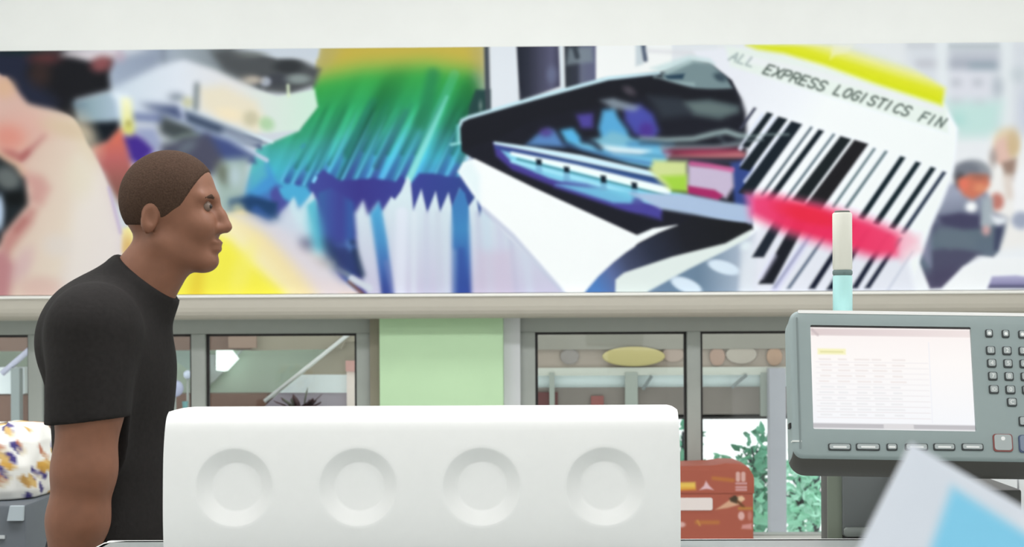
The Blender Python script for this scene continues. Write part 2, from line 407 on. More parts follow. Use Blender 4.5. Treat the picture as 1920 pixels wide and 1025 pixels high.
    P([(660,400),(668,396),(681,374),(690,404),(698,392),(710,376),(716,397),(734,368),(740,374),(752,358),(764,330),(770,340),(775,394),(790,354),(801,399),(817,358),(825,397),(841,360),(848,390),(862,352),(878,388),(893,366),(899,406),(908,380),(1075,560),(690,560)], pg, 2.2)
    for x, col, w, op in ((752,(226,230,242),22,.7),(776,(224,232,240),10,.6),(800,(196,200,220),8,.6),(822,(198,206,220),9,.6),(836,(206,222,230),9,.6),(900,(186,190,212),9,.6),(915,(196,214,228),16,.6),(940,(200,200,222),12,.6),(960,(178,180,206),5,.7),(985,(206,216,230),14,.5)):
        L([(x + (x-790)*-.04,400),(x + (x-790)*.05,556)], w, col, 6, op)
    P([(895,470),(960,470),(965,556),(885,556)], (206,192,212), 14, .6)
    P([(575,385),(592,372),(604,430),(606,475),(592,475),(582,440)], (96,188,208), 3)
    P([(596,362),(620,352),(664,380),(668,440),(672,500),(690,556),(678,556),(640,525),(612,490),(603,430)], ramp((600,0),(672,0),(0,(66,102,162)),(.3,(70,84,156)),(.55,(70,72,146)),(.8,(62,98,164)),(1,(66,60,138))), 4)
    P([(612,455),(660,455),(682,515),(668,520),(630,500)], (52,62,108), 8, .85); L([(610,452),(628,495)], 12, (44,66,92), 6, .9); L([(662,455),(678,515)], 10, (44,60,88), 5, .9)
    L([(630,459),(665,462)], 5, (92,124,196), 3, .8); L([(650,452),(656,468)], 5, (110,156,214), 3, .8)
    P([(694,400),(704,388),(710,376),(716,395),(726,450),(739,556),(716,556),(706,480)], ramp((0,390),(0,545),(0,(84,168,212)),(.4,(80,146,198)),(.75,(72,104,172)),(1,(58,74,144))), 2.5)
    L([(724,490),(734,550)], 6, (132,140,190), 3, .6)
    P([(847,388),(856,366),(862,352),(872,362),(879,390),(882,480),(884,560),(848,560)], ramp((0,370),(0,545),(0,(70,126,184)),(.35,(72,136,190)),(.75,(66,98,168)),(1,(56,76,150))), 2.5)
    L([(864,470),(868,556)], 14, (60,84,158), 6, .7); L([(852,470),(852,556)], 6, (150,176,208), 4, .7)
    soften(c, 470, 720, 370, 560, 2.4); soften(c, 720, 1060, 410, 560, 2.4)
    # lower-left clips
    P([(560,446),(584,446),(586,470),(562,470)], (126,128,152), 4); L([(585,476),(622,494)], 13, (176,180,184), 5); L([(586,474),(604,480)], 7, (224,228,226), 3)
    L([(578,480),(610,498)], 4, (120,92,86), 3, .8); L([(625,500),(652,515)], 10, (140,152,160), 5, .8)
    # ---------- left collage: workshop backdrop
    P([(-60,84),(440,84),(600,84),(585,150),(590,205),(560,244),(480,278),(466,330),(455,370),(470,420),(230,460),(-60,460)], (206,212,220), 4)
    P([(205,112),(305,88),(420,84),(470,110),(490,168),(400,130),(345,112),(300,122),(235,158),(206,168)], ramp((205,150),(420,100),(0,(164,176,196)),(.4,(148,158,178)),(.6,(166,176,188)),(1,(130,138,142))), 4)
    L([(306,92),(307,118)], 4, (96,104,116), 2.5, .8)
    P([(395,96),(430,92),(500,100),(545,104),(575,118),(600,130),(590,160),(545,176),(500,172),(470,158),(420,132)], (84,86,88), 9)
    E(540,125,26,12,(58,60,62),7); E(520,150,22,12,(72,74,80),6); E(498,153,10,9,(164,170,182),5); E(472,150,18,8,(186,176,164),6); E(560,148,22,9,(150,162,160),6,0,.8)
    P([(430,84),(600,84),(596,108),(520,110),(480,100)], (202,210,220), 6); E(470,102,26,6,(122,126,124),5,0,.8)
    P([(206,168),(300,122),(345,112),(400,130),(480,168),(520,180),(590,168),(596,200),(560,244),(500,250),(440,240),(330,204),(250,215),(206,235)], ramp((220,0),(590,0),(0,(206,218,230)),(.3,(222,228,238)),(.6,(226,224,224)),(1,(206,232,216))), 4)
    P([(372,165),(420,160),(480,190),(500,230),(480,250),(420,222),(378,205)], (232,222,198), 14, .9); E(430,214,26,12,(240,226,196),8,10); E(470,222,14,14,(196,190,160),8,0,.8); E(500,232,14,12,(168,206,160),8,30,.8); L([(540,160),(541,180)], 5, (218,232,200), 3)
    E(330,182,14,8,(124,134,148),6,0,.8); L([(369,158),(367,205)], 7, (92,104,112), 3); E(352,192,10,10,(196,194,150),6,0,.8)
    P([(262,194),(330,198),(350,204),(490,262),(490,280),(345,228),(300,214)], (82,92,126), 5)
    P([(342,208),(420,236),(500,268),(470,272),(400,258),(345,224)], (74,86,108), 4); P([(420,240),(500,268),(470,274),(410,256)], (168,178,196), 6, .8)
    L([(338,202),(346,222)], 6, (214,222,244), 3); L([(345,204),(420,232),(510,266)], 5, (214,228,236), 3); L([(290,208),(370,240),(430,262),(500,300)], (5,7,8,8), (188,202,222), 3)
    P([(362,240),(430,264),(476,292),(480,306),(420,304),(380,280)], (72,84,132), 6); P([(298,215),(360,240),(380,262),(340,268),(300,250)], (72,78,80), 6)
    P([(300,270),(390,250),(420,300),(400,330),(300,330)], (82,82,100), 10); L([(310,268),(345,254),(376,250)], 6, (150,166,158), 5, .8); E(350,276,20,10,(120,132,140),8,-30,.6)
    P([(420,300),(465,296),(458,372),(440,400),(410,400),(400,330)], (164,184,178), 12); E(418,325,12,22,(104,108,92),9,-20,.8); E(440,330,12,20,(182,200,204),8)
    P([(430,375),(470,366),(520,380),(520,410),(470,412),(430,400)], (40,70,110), 7); E(445,390,12,9,(190,196,168),6)
    L([(480,395),(500,412)], 18, (56,92,152), 6)
    soften(c, -80, 470, 60, 420, 3.2)
    # camera hand
    P([(-60,92),(115,94),(215,100),(204,140),(207,168),(140,186),(146,226),(190,240),(190,280),(-60,280)], (34,33,36), 5)
    P([(-60,92),(60,92),(50,140),(110,190),(100,215),(40,195),(-60,150)], (46,50,70), 16, .8); E(84,108,28,13,(108,62,62),10,0,.8); E(75,140,20,22,(66,50,46),14,0,.8)
    P([(112,104),(128,96),(225,92),(214,110),(168,115),(140,108)], (218,210,216), 6); E(190,120,20,14,(140,84,86),8,-15); E(225,106,10,10,(190,168,184),8,0,.8); E(40,98,50,3,(30,50,46),3)
    P([(134,192),(205,172),(212,174),(222,200),(224,226),(150,230)], ramp((135,0),(224,0),(0,(106,126,140)),(.45,(152,174,184)),(1,(176,194,212))), 4)
    P([(206,172),(240,176),(246,200),(240,236),(226,230),(218,190)], (226,236,246), 5)
    P([(146,230),(200,228),(223,226),(223,244),(200,266),(172,272),(150,250)], (26,32,38), 4)
    P([(168,276),(200,266),(226,238),(236,262),(246,304),(258,360),(235,400),(205,350)], ramp((215,250),(225,400),(0,(218,116,92)),(.3,(190,106,104)),(.65,(146,96,88)),(1,(120,84,60))), 5)
    P([(232,256),(250,250),(272,262),(290,282),(262,312),(246,300)], (74,50,142), 5); P([(250,240),(290,240),(302,270),(296,284),(270,262)], (156,164,196), 6); L([(246,218),(296,222)], 16, (104,116,160), 7, .8)
    P([(227,182),(246,184),(252,240),(247,257),(230,247)], ramp((0,184),(0,256),(0,(246,246,210)),(.5,(236,234,170)),(.85,(214,212,110)),(1,(226,222,150))), 4); E(241,231,4,5,(140,128,60),3)
    # yellow foreground
    P([(200,560),(228,430),(300,400),(425,400),(455,392),(520,425),(640,525),(690,560)], ramp((420,520),(520,440),(0,(246,238,170)),(.5,(246,236,190)),(.8,(240,222,170)),(1,(226,214,216))), 6)
    P([(430,402),(480,404),(560,440),(560,470),(600,500),(640,530),(600,520),(500,440)], (214,212,222), 8, .7)
    P([(310,560),(370,450),(395,436),(430,448),(472,492),(546,560)], (243,234,84), 9); E(455,505,16,50,(246,238,120),9,20,.6); P([(350,560),(372,470),(385,470),(380,560)], (226,196,60), 8, .7)
    L([(640,556),(672,556)], 10, (224,190,150), 6, .8); L([(660,522),(692,540)], 14, (206,212,222), 4); L([(654,528),(680,550)], 5, (128,92,80), 3)
    E(236,470,14,30,(214,168,96),10,0,.8)
    soften(c, -80, 320, 60, 400, 3.5); soften(c, 300, 640, 400, 600, 6)
    # hand
    hand = [(-60,138),(4,142),(18,150),(48,188),(62,196),(105,206),(132,217),(146,232),(166,272),(188,312),(207,360),(222,408),(228,440),(228,470),(236,500),(230,570),(-60,570)]
    P(sm(hand), ramp((0,300),(225,380),(0,(218,182,170)),(.35,(222,200,184)),(.7,(228,214,198)),(1,(222,210,214))), 3.5)
    P([(150,300),(190,330),(226,440),(225,570),(120,570),(130,450)], (233,225,218), 22, .8); E(160,255,20,40,(224,210,184),18,-25,.7); E(150,330,26,40,(228,218,198),18,0,.7)
    L([(204,352),(222,420),(226,436)], 5, (188,170,206), 4, .8)
    E(8,165,20,18,(222,182,150),12,0,.8); E(50,235,46,24,(222,176,164),18,10,.8); E(15,258,34,24,(222,142,126),18,15,.75); E(120,240,40,16,(216,194,166),12,15,.8)
    L([(-20,286),(20,290),(40,296),(62,276),(84,254)], (14,16,14,8,3), (160,72,74), 6, .6); L([(40,298),(52,286)], 8, (150,60,64), 4, .6)
    P([(-60,276),(4,290),(30,304),(46,330),(54,380),(28,412),(6,438),(-2,460),(-60,480)], (38,43,46), 4)
    L([(-10,282),(8,294),(32,308),(44,326)], 11, (222,184,160), 3); E(14,334,26,20,(108,113,112),9,35); E(30,372,22,14,(26,28,28),8); E(-2,398,9,34,(196,214,238),3)
    P([(46,322),(80,330),(95,352),(80,385),(56,384),(52,352)], (200,138,134), 11, .6); L([(54,352),(54,378),(66,390)], 6, (232,206,192), 4, .7)
    P([(2,464),(8,440),(30,414),(56,388),(70,392),(60,420),(36,450),(14,480)], (184,116,112), 10, .65); L([(30,432),(46,412)], 8, (154,80,80), 6, .5)
    P([(-60,470),(10,470),(30,500),(14,570),(-60,570)], (188,130,134), 12, .9); E(42,496,16,34,(212,178,180),10,25,.7); E(75,540,40,22,(214,176,168),12,0,.6); E(108,460,26,20,(222,214,210),14,0,.6)
    soften(c, -90, 170, 300, 600, 4); soften(c, -90, 120, 150, 310, 3.5)
    # ---------- wide-format printer
    P([(892,168),(920,168),(920,208),(876,222),(880,200)], (44,72,70), 4); L([(912,84),(915,205)], 9, (70,76,84), 3); E(901,198,3,9,(110,130,126),3)
    P([(921,84),(968,84),(974,190),(922,208)], (221,226,233), 2)
    P([(862,226),(1000,184),(1130,147),(1240,134),(1292,112),(1330,118),(1372,150),(1390,185),(1398,212),(1400,260),(1400,330),(1412,430),(1250,528),(1190,470),(1195,442),(1000,354),(935,322),(892,300),(866,284)], (36,36,44), 2)
    P([(1240,140),(1292,112),(1335,120),(1362,146),(1374,166),(1330,170),(1280,163),(1245,150)], (122,142,146), 4)
    P([(1220,128),(1292,104),(1330,110),(1340,120),(1300,116),(1250,138)], (196,218,220), 6, .8)
    P([(1246,142),(1284,138),(1280,148),(1252,148)], (44,66,84), 3); E(1350,145,12,7,(64,80,90),5,25); L([(1228,145),(1260,155),(1300,158)], 6, (150,172,176), 4)
    P([(866,228),(1000,190),(1130,153),(1232,146),(1300,166),(1374,168),(1390,194),(1330,192),(1200,180),(1000,225),(930,262),(866,280)], (34,34,40), 4)
    E(1180,170,12,7,(78,72,80),6,30)
    P([(1280,190),(1330,186),(1385,198),(1386,210),(1350,224),(1300,216)], (92,106,108), 7); E(1330,203,40,8,(104,118,118),5,6)
    P([(1215,180),(1275,184),(1300,215),(1240,222)], (56,62,70), 10, .9)
    P([(985,272),(1005,254),(1028,240),(1040,244),(1060,276)], (92,134,188), 5); E(1024,248,12,8,(86,72,140),5); P([(1080,215),(1112,212),(1112,240),(1090,240)], (82,72,152), 5)
    P([(1130,206),(1152,204),(1160,222),(1176,244),(1182,262),(1130,266),(1122,240)], (92,166,212), 5); P([(1050,244),(1074,240),(1092,262),(1088,276),(1062,266)], (92,176,222), 4)
    P([(1170,200),(1200,196),(1224,214),(1236,246),(1226,258),(1190,252),(1172,226)], (78,82,166), 8); E(1212,244,14,14,(80,58,142),8); P([(1126,188),(1150,184),(1200,200),(1190,208),(1150,204)], (150,164,176), 6, .8)
    P([(1076,268),(1092,268),(1130,262),(1180,260),(1240,268),(1260,286),(1240,318),(1180,306),(1090,280)], (118,188,220), 5)
    P([(1092,264),(1128,258),(1146,246),(1164,250),(1200,266),(1160,274),(1120,276)], (126,184,206), 5); L([(1180,270),(1260,272)], 10, (70,130,180), 5, .7)
    L([(1092,262),(1112,268),(1126,278)], 9, (40,46,62), 4); P([(1124,272),(1160,276),(1222,282),(1200,290),(1150,288)], (240,248,250), 4)
    L([(1130,284),(1200,290),(1250,294)], 4, (60,120,160), 3, .7); L([(1060,272),(1160,296),(1230,308)], 5, (70,110,170), 3, .7)
    L([(1200,258),(1250,262),(1300,260),(1340,250),(1362,246),(1385,254),(1412,256)], (4,7,8,9,9,9,6), (158,178,178), 2.5)
    L([(1345,254),(1362,270),(1392,264)], 5, (74,84,92), 3); L([(1200,268),(1300,270),(1350,272),(1395,264)], 3, (52,62,70), 2.5); L([(1240,276),(1340,276),(1402,268)], 6, (142,150,156), 3)
    L([(1245,284),(1310,285),(1385,282)], (5,11,7), (152,52,80), 4); L([(1250,293),(1330,292),(1392,290)], (4,8,12), (196,118,124), 5); L([(1260,300),(1340,302),(1395,306)], 6, (70,70,90), 4, .8)
    P([(1370,306),(1412,296),(1412,400),(1378,392)], (58,76,138), 6)
    soften(c, 980, 1420, 180, 300, 2.2)
    L([(861,268),(860,240),(866,226),(878,220),(1000,184.5),(1140,147),(1236,137)], (4,5,6,6,7,7,5), (196,226,236), 2.5)
    L([(846,271),(862,268)], 5, (150,216,216), 2.5); L([(858,262),(858,236)], 6, (104,190,186), 3, .8)
    # lit rail
    P([(925,268),(1000,285),(1240,340),(1240,400),(1180,396),(1040,350),(960,318),(930,292)], (76,66,144), 5)
    P([(940,282),(1080,312),(1250,352),(1300,370),(1300,396),(1240,386),(1150,372),(1090,352),(1030,334),(960,304)], (132,204,230), 4)
    L([(928,268),(1000,280),(1090,297),(1240,330)], (5,9,13,11), (206,234,246), 2.5); L([(930,276),(1000,290),(1090,308),(1250,345)], (4,6,7,14), (54,86,140), 3, .9)
    L([(960,288),(1080,315),(1250,358)], (7,13,16), (238,250,250), 3); L([(970,298),(1080,325),(1190,352),(1260,368)], 3, (64,130,140), 2)
    L([(960,302),(1080,334),(1180,362)], 6, (170,228,244), 3, .9); P([(1040,350),(1060,340),(1100,346),(1240,392),(1240,412),(1160,390)], (78,72,152), 7); P([(1042,346),(1060,346),(1190,360),(1200,382),(1150,380),(1080,358)], (120,196,224), 5, .9)
    E(1195,382,10,14,(80,74,150),6,0,.8)
    for x, y, h in ((1010,304,12),(1062,318,12),(1131,336,15),(1189,348,13)):
        P([(x-5,y-h/2),(x+5,y-h/2+1),(x+6,y+h/2),(x-4,y+h/2-1)], (22,34,46), 2.2); P([(x-5,y+h/2),(x+6,y+h/2),(x+7,y+h/2+14),(x-6,y+h/2+14)], (118,172,206), 3, .8)
    P([(1226,300),(1288,302),(1290,358),(1256,356),(1236,340),(1218,318)], (206,218,150), 7); P([(1240,330),(1288,328),(1290,360),(1262,358)], (164,208,72), 7); L([(1262,358),(1290,360)], 5, (110,140,60), 3, .8)
    P([(1290,308),(1374,316),(1376,350),(1362,372),(1290,352)], (198,184,208), 6); L([(1296,306),(1330,310),(1372,318)], 8, (206,98,152), 5); P([(1290,348),(1340,356),(1356,366),(1346,376),(1290,362)], (168,48,104), 4)
    P([(1180,362),(1290,364),(1360,378),(1410,386),(1412,420),(1376,418),(1300,402),(1240,392)], (172,192,220), 5)
    # roll of paper
    P([(858,322),(868,304),(890,297),(1000,351),(1195,441),(1225,428),(1270,422),(1235,436),(1200,454),(1174,471),(1150,490),(1122,516),(1096,546),(1096,570),(1078,570),(930,420),(885,362)], (244,247,248), 2)
    P([(860,322),(872,304),(884,302),(900,330),(900,380)], (214,236,240), 9, .5); L([(906,392),(960,442),(1060,552)], (8,10,6), (186,192,214), 4, .8)
    # glossy base
    P([(1093,560),(1098,546),(1122,518),(1150,492),(1174,473),(1200,456),(1230,440),(1262,427),(1300,405),(1400,418),(1412,428),(1372,456),(1290,476),(1190,506),(1162,518),(1152,560)], ramp((1120,540),(1380,420),(0,(84,128,190)),(.12,(96,112,160)),(.25,(72,78,104)),(.42,(50,54,70)),(.65,(38,38,44)),(1,(34,34,36))), 2)
    L([(1190,446),(1225,431),(1270,422)], (6,5,1), (240,246,248), 2)
    P([(1153,570),(1154,524),(1170,511),(1260,481),(1360,456),(1412,428),(1400,450),(1360,472),(1290,507),(1216,549),(1190,570)], (224,233,230), 2)
    P([(1216,546),(1290,505),(1360,470),(1400,448),(1420,432),(1420,570),(1190,570)], ramp((1220,0),(1420,0),(0,(112,136,164)),(.45,(112,134,156)),(.8,(164,178,196)),(1,(214,220,230))), 2.5)
    E(1357,501,31,12,(216,230,243),2.5,17); E(1287,535,31,13,(216,230,243),2.5,22); E(1400,462,12,10,(222,232,238),6)
    # card lower-left corner over the base
    P([(1420,430),(1460,400),(1570,440),(1700,480),(1720,560),(1385,560),(1395,500)], (226,228,238), 10, .92)
    P([(1390,470),(1420,470),(1410,560),(1385,560)], (222,228,236), 8, .8)
    # ---------- bars
    blk = (28,36,42)
    bars = [((1416,202),(1388,242),5,(70,72,88)),((1444,212),(1398,275),11,blk),((1468,221),(1396,318),17,blk),((1494,230),(1396,364),20,(30,38,46)),
            ((1522,238),(1428,366),4,(70,86,96)),((1540,244),(1440,378),10,(24,34,40)),((1564,251),(1468,380),4,(78,98,108)),((1586,258),(1496,378),20,(32,38,40)),
            ((1615,266),(1524,390),26,(36,34,36)),((1640,278),(1562,388),4,(84,106,112)),((1662,283),(1586,390),5,(92,112,118)),((1693,294),(1614,410),9.5,(24,38,44)),
            ((1722,304),(1642,420),9.5,(26,40,46)),((1750,314),(1672,428),9.5,(28,40,46)),((1771,322),(1692,438),7,(58,68,84))]
    # pale stripes of the card showing over the printer
    for a, b, w in (((1430,216),(1388,278),8),((1452,224),(1392,310),9),((1478,236),(1398,340),8)):
        L([a, b], w, (222,228,244), 3, .85)
    for a, b, w, col in bars:
        dx, dy = b[0]-a[0], b[1]-a[1]; k = w / 2
        P([(a[0]-k, a[1]-k*.30), (a[0]+k, a[1]+k*.30), (b[0]+k*1.15, b[1]+k*.3), (b[0]-k*1.15, b[1]-k*.3)], col, 1.7)
    L([(1400,256),(1440,252),(1478,252)], 5, (150,168,166), 3, .55); L([(1402,264),(1430,262)], 5, (120,134,136), 3, .6)
    low = [((1470,400),(1421,482),20,(36,42,52)),((1502,412),(1436,532),25,(34,35,42)),((1540,410),(1452,540),6,(104,112,140)),((1566,415),(1478,541),6,(92,104,124)),
           ((1600,420),(1522,541),11,(26,30,46)),((1628,430),(1556,543),12,(22,28,42)),((1664,440),(1602,540),10,(30,34,52)),((1688,446),(1626,540),9,(36,40,58)),((1712,470),(1664,545),5,(206,210,224))]
    for a, b, w, col in low:
        k = w / 2
        P([(a[0]-k, a[1]), (a[0]+k, a[1]), (b[0]+k*1.1, b[1]), (b[0]-k*1.1, b[1])], col, 2.6)
    L([(1452,545),(1500,470),(1520,440)], 12, (206,204,238), 6, .6); L([(1428,520),(1452,480)], 9, (222,220,246), 5, .6)
    # laser line
    red = ramp((1400,0),(1720,0),(0,(226,120,180)),(.06,(232,70,120)),(.3,(232,50,90)),(.5,(234,50,96)),(.85,(238,70,112)),(1,(246,180,194)))
    P([(1396,360),(1440,358),(1540,378),(1640,408),(1700,432),(1716,452),(1690,482),(1640,488),(1560,470),(1470,440),(1404,410)], (244,120,160), 12, .5)
    P([(1402,368),(1440,366),(1540,388),(1630,416),(1690,442),(1682,478),(1640,478),(1560,456),(1470,430),(1408,400)], red, 12, .97)
    E(1520,404,60,15,(230,46,66),9,14,.7); P([(1690,432),(1725,440),(1728,470),(1690,490)], (246,196,208), 12, .6)
    # ---------- card lettering
    def word(txt, x0, y0, x1, col, wd, op, h=15.5):
        n = len(txt); sl = .30; step = (x1 - x0) / n; lw = step * .74
        for i, ch in enumerate(txt):
            bx = x0 + i * step; by = y0 + (bx - x0) * sl
            for st in GLYPH[ch]:
                L([(bx + u*lw + v*h*.8, by + u*lw*sl - v*h) for u, v in st], wd, col, 1.3, op)
    word('ALL', 1366, 112, 1414, (140,158,158), 3.0, .75, 14)
    word('EXPRESS', 1430, 137, 1546, (52,64,56), 2.9, .9); word('LOGISTICS', 1562, 176, 1704, (52,64,56), 2.9, .9); word('FIN', 1722, 226, 1768, (62,76,70), 2.9, .9)
    c.C = blur2(c.C, 1)
    return np.clip((c.C - 128)*1.05 + 127 + np.array((-1, 1, 3)), 0, 255)
# ------------------------------------------------------------------ colours of the place
M_WALL = mat('wall_paint', (240,243,241), .7, .2, noise=.012, scale=6)
M_CEIL = mat('ceiling_paint', (244,244,240), .8, .1, noise=.01, scale=8)
M_FLOOR = mat('floor_vinyl', (176,174,168), .45, .4, noise=.06, scale=14)
M_TRIM = mat('cream_trim', (192,188,176), .5, .35, noise=.01, scale=12)
M_ALU = mat('grey_frame', (168,174,168), .42, .45, noise=.02, scale=20)
M_ALU_D = mat('grey_frame_shade', (128,126,114), .5, .4, noise=.02, scale=20)
M_GASK = mat('black_gasket', (44,42,42), .5, .4, noise=.03, scale=40)
M_GREEN = mat('green_paint', (196,229,187), .65, .25, noise=.012, scale=9)
M_GLASS = glass_mat('window_glass', (.95, .97, .965), .05, .03)
RX0, RX1, WALL_Y = -3.3, 3.3, 6.0
zc = lambda py, Y=6.0: Z_(py, Y, 960)

# ------------------------------------------------------------------ shell
box('floor', RX0, RX1, -1.6, 6.6, -.08, 0, M_FLOOR, kind='structure', label='pale grey vinyl floor of the print shop')
box('ceiling', RX0, RX1, -1.6, 6.6, CEIL_Z, CEIL_Z + .08, M_CEIL, kind='structure', label='white ceiling of the print shop')
box('wall_left', RX0 - .1, RX0, -1.6, 6.6, 0, CEIL_Z, M_WALL, kind='structure', label='white side wall at the left')
box('wall_right', RX1, RX1 + .1, -1.6, 6.6, 0, CEIL_Z, M_WALL, kind='structure', label='white side wall at the right')
box('wall_fill_block', RX0, RX1, -1.7, -1.6, 0, CEIL_Z, M_WALL, kind='structure', label='unseen white wall added behind the camera to block frontal fill')  # added to close off fill light from behind the camera
Z_MT, Z_MB = zc(89.5), zc(548.5)              # mural top and bottom
Z_TB = zc(596, 5.97)                          # underside of the moulding
box('wall_back', RX0, RX1, 6.0, 6.6, Z_TB, CEIL_Z, M_WALL, kind='structure', label='white bulkhead wall carrying the long printed mural')
# moulding below the mural: a thin lit lip, then a face that leans back towards the wall
hT = Z_MB - .016 - Z_TB
pr = [(5.956, Z_TB + hT), (5.956, Z_TB + hT*.55), (5.959, Z_TB + hT*.36), (5.966, Z_TB + hT*.2), (5.978, Z_TB + hT*.08), (5.994, Z_TB), (6.03, Z_TB), (6.03, Z_TB + hT)]
box('trim_5', RX0, RX1, 5.948, 5.999, Z_MB - .016, Z_MB - .003, mat('white_lip', (246,246,240), .5, .3), None, .003, kind='structure', label='thin white lip directly under the mural')
bm = bmesh.new(); A = [bm.verts.new((RX0, y, z)) for y, z in pr]; B = [bm.verts.new((RX1, y, z)) for y, z in pr]
bm.faces.new(A); bm.faces.new(B[::-1])
for i in range(len(pr)): bm.faces.new([A[i], B[i], B[(i+1) % len(pr)], A[(i+1) % len(pr)]])
add('trim_1', bm_mesh('trim', bm), M_TRIM, kind='structure', label='cream moulding running along the lower edge of the mural')

# ------------------------------------------------------------------ mural print
Y_M = 5.975
gx0, gx1 = X_(-70, Y_M), X_(1990, Y_M)
NX, NZ = 1380, 308
gx = np.linspace(gx0, gx1, NX); gz = np.linspace(Z_MT, Z_MB, NZ)
GX, GZ = np.meshgrid(gx, gz)
# mural artwork is drawn in image pixels: each grid point projected through the camera
R3 = np.array(CAMR.to_3x3()); dv = np.stack([GX, np.full_like(GX, Y_M), GZ - EYE], -1) @ R3
IMG_X = 960 + FPX * dv[..., 0] / -dv[..., 2]; IMG_Y = PY0 - FPX * dv[..., 1] / -dv[..., 2]
me = grid_me(np.stack([GX, np.full_like(GX, Y_M), GZ], -1)); ink(me, paint_mural(IMG_X, IMG_Y))
mural = thing('mural', ((gx0+gx1)/2, Y_M, Z_MB), 'wide colour photo-collage mural with hand, hanging files, printer and barcode', 'mural')
add('print_face', me, print_mat('mural_print', .6, .08), mural)
box('backing_board', gx0, gx1, Y_M + .001, 5.99, Z_MB, Z_MT, mat('board_edge', (232,234,232), .6), mural)

# ------------------------------------------------------------------ windows, column, sill
Y_F = 6.20
Z_SILL = Z_(1004, Y_F, 1400)
Z_H0 = Z_(597, Y_F, 900) + .03
ZH = Z_(622, Y_F, 1100)                       # lower edge of the head frame
def window(n, panes, jambL, jambR, label):
    x0, x1 = X_(jambL, Y_F), X_(jambR, Y_F)
    w = thing('window_%d' % n, ((x0+x1)/2, Y_F, Z_SILL), label, None, kind='structure')
    del_keys = [k for k in ('category',) if k in w.keys()]
    box('head_frame', x0, x1, Y_F, Y_F + .07, ZH, Z_H0, M_ALU, w, .002)
    box('bottom_frame', x0, x1, Y_F, Y_F + .07, Z_SILL, Z_SILL + .006, M_ALU, w)
    edges = [(jambL, panes[0][0])] + [(panes[i][1], panes[i+1][0]) for i in range(len(panes)-1)] + [(panes[-1][1], jambR)]
    for i, (a, b) in enumerate(edges):
        nm = 'jamb' if i in (0, len(edges)-1) else 'mullion'
        box(nm, X_(a, Y_F), X_(b, Y_F), Y_F - .002, Y_F + .07, Z_SILL + .006, ZH, M_ALU, w, .003)
    for a, b in panes:
        xa, xb = X_(a, Y_F), X_(b, Y_F); g = .012
        p = box('pane', xa + .002, xb - .002, Y_F + .045, Y_F + .051, Z_SILL + .007, ZH - .002, M_GLASS, w)
        for q in ((xa, xa+g, Z_SILL+.007, ZH), (xb-g, xb, Z_SILL+.007, ZH), (xa+g, xb-g, ZH-g, ZH)):
            box('gasket', q[0], q[1], Y_F + .028, Y_F + .044, q[2], q[3], M_GASK, p)
    return w
window(1, [(-540,-258),(-230,52),(78,358),(384,668)], -570, 694, 'grey aluminium window band left of the green column')
window(2, [(1003,1288),(1313,1549)], 974, 1580, 'grey aluminium window band right of the green column')
# green column between the windows, with its pale right return
yc = 6.10
box('green_column', X_(711, yc), X_(943, yc), yc, 6.6, 0, Z_TB + .02, M_GREEN, None, .004, kind='structure', label='pale green painted column between the two windows')
box('trim_2', X_(944, 6.17), X_(975, 6.17), 6.17, 6.6, 0, Z_TB + .02, mat('white_return', (222,224,228), .3, .5, noise=.05, scale=3), kind='structure', label='pale glossy return strip beside the green column')
box('trim_3', X_(693, 6.17), X_(711, 6.17), 6.17, 6.6, 0, Z_TB + .02, mat('taupe_return', (150,144,128), .6, .3, noise=.02, scale=5), kind='structure', label='taupe strip between left window and green column')
box('wall_return', X_(1580, Y_F), RX1, Y_F, 6.6, 0, Z_TB + .02, mat('grey_wall', (176,180,174), .6, .3, noise=.02, scale=5), kind='structure', label='grey wall behind the control console')
box('wall_apron', RX0, RX1, Y_F, Y_F + .06, 0, Z_SILL - .04, M_WALL, kind='structure', label='white wall below the window sill')
box('trim_4', RX0, RX1, 5.84, Y_F + .06, Z_SILL - .04, Z_SILL, mat('sill', (208,208,202), .45, .4, noise=.02, scale=10), None, .004, kind='structure', label='pale window sill ledge under the windows')
box('wall_window_side', RX0, X_(-570, Y_F), Y_F, 6.6, 0, Z_TB + .02, M_WALL, kind='structure', label='white wall left of the window band')

# ------------------------------------------------------------------ ceiling fixtures
M_DIFF = mat('lamp_diffuser', (250,250,248), .5, .2, emit=(255,252,246), es=3.0)
for i, (lx, ly) in enumerate(LAMPS):
    where = ('left', 'middle', 'right')[i % 3]
    t = thing('ceiling_light', (lx, ly, CEIL_Z - .03), '%s rectangular ceiling light panel in the %s row' % (where, ('front', 'middle', 'added rear')[i // 3]), 'ceiling light', 'ceiling light panels')
    for a, b, c, d in ((-.62,.62,-.32,-.29),(-.62,.62,.29,.32),(-.62,-.59,-.29,.29),(.59,.62,-.29,.29)):
        box('frame', lx + a, lx + b, ly + c, ly + d, CEIL_Z - .03, CEIL_Z, M_ALU, t)
    box('diffuser', lx - .59, lx + .59, ly - .29, ly + .29, CEIL_Z - .015, CEIL_Z - .008, M_DIFF, t)
# ------------------------------------------------------------------ beyond the glass
GZ0 = -2.6
box('ground', -9, 9, 6.7, 18, GZ0 - .1, GZ0, mat('paving', (150,160,150), .8, .2, noise=.1, scale=3), kind='structure', label='paved ground outside the windows')
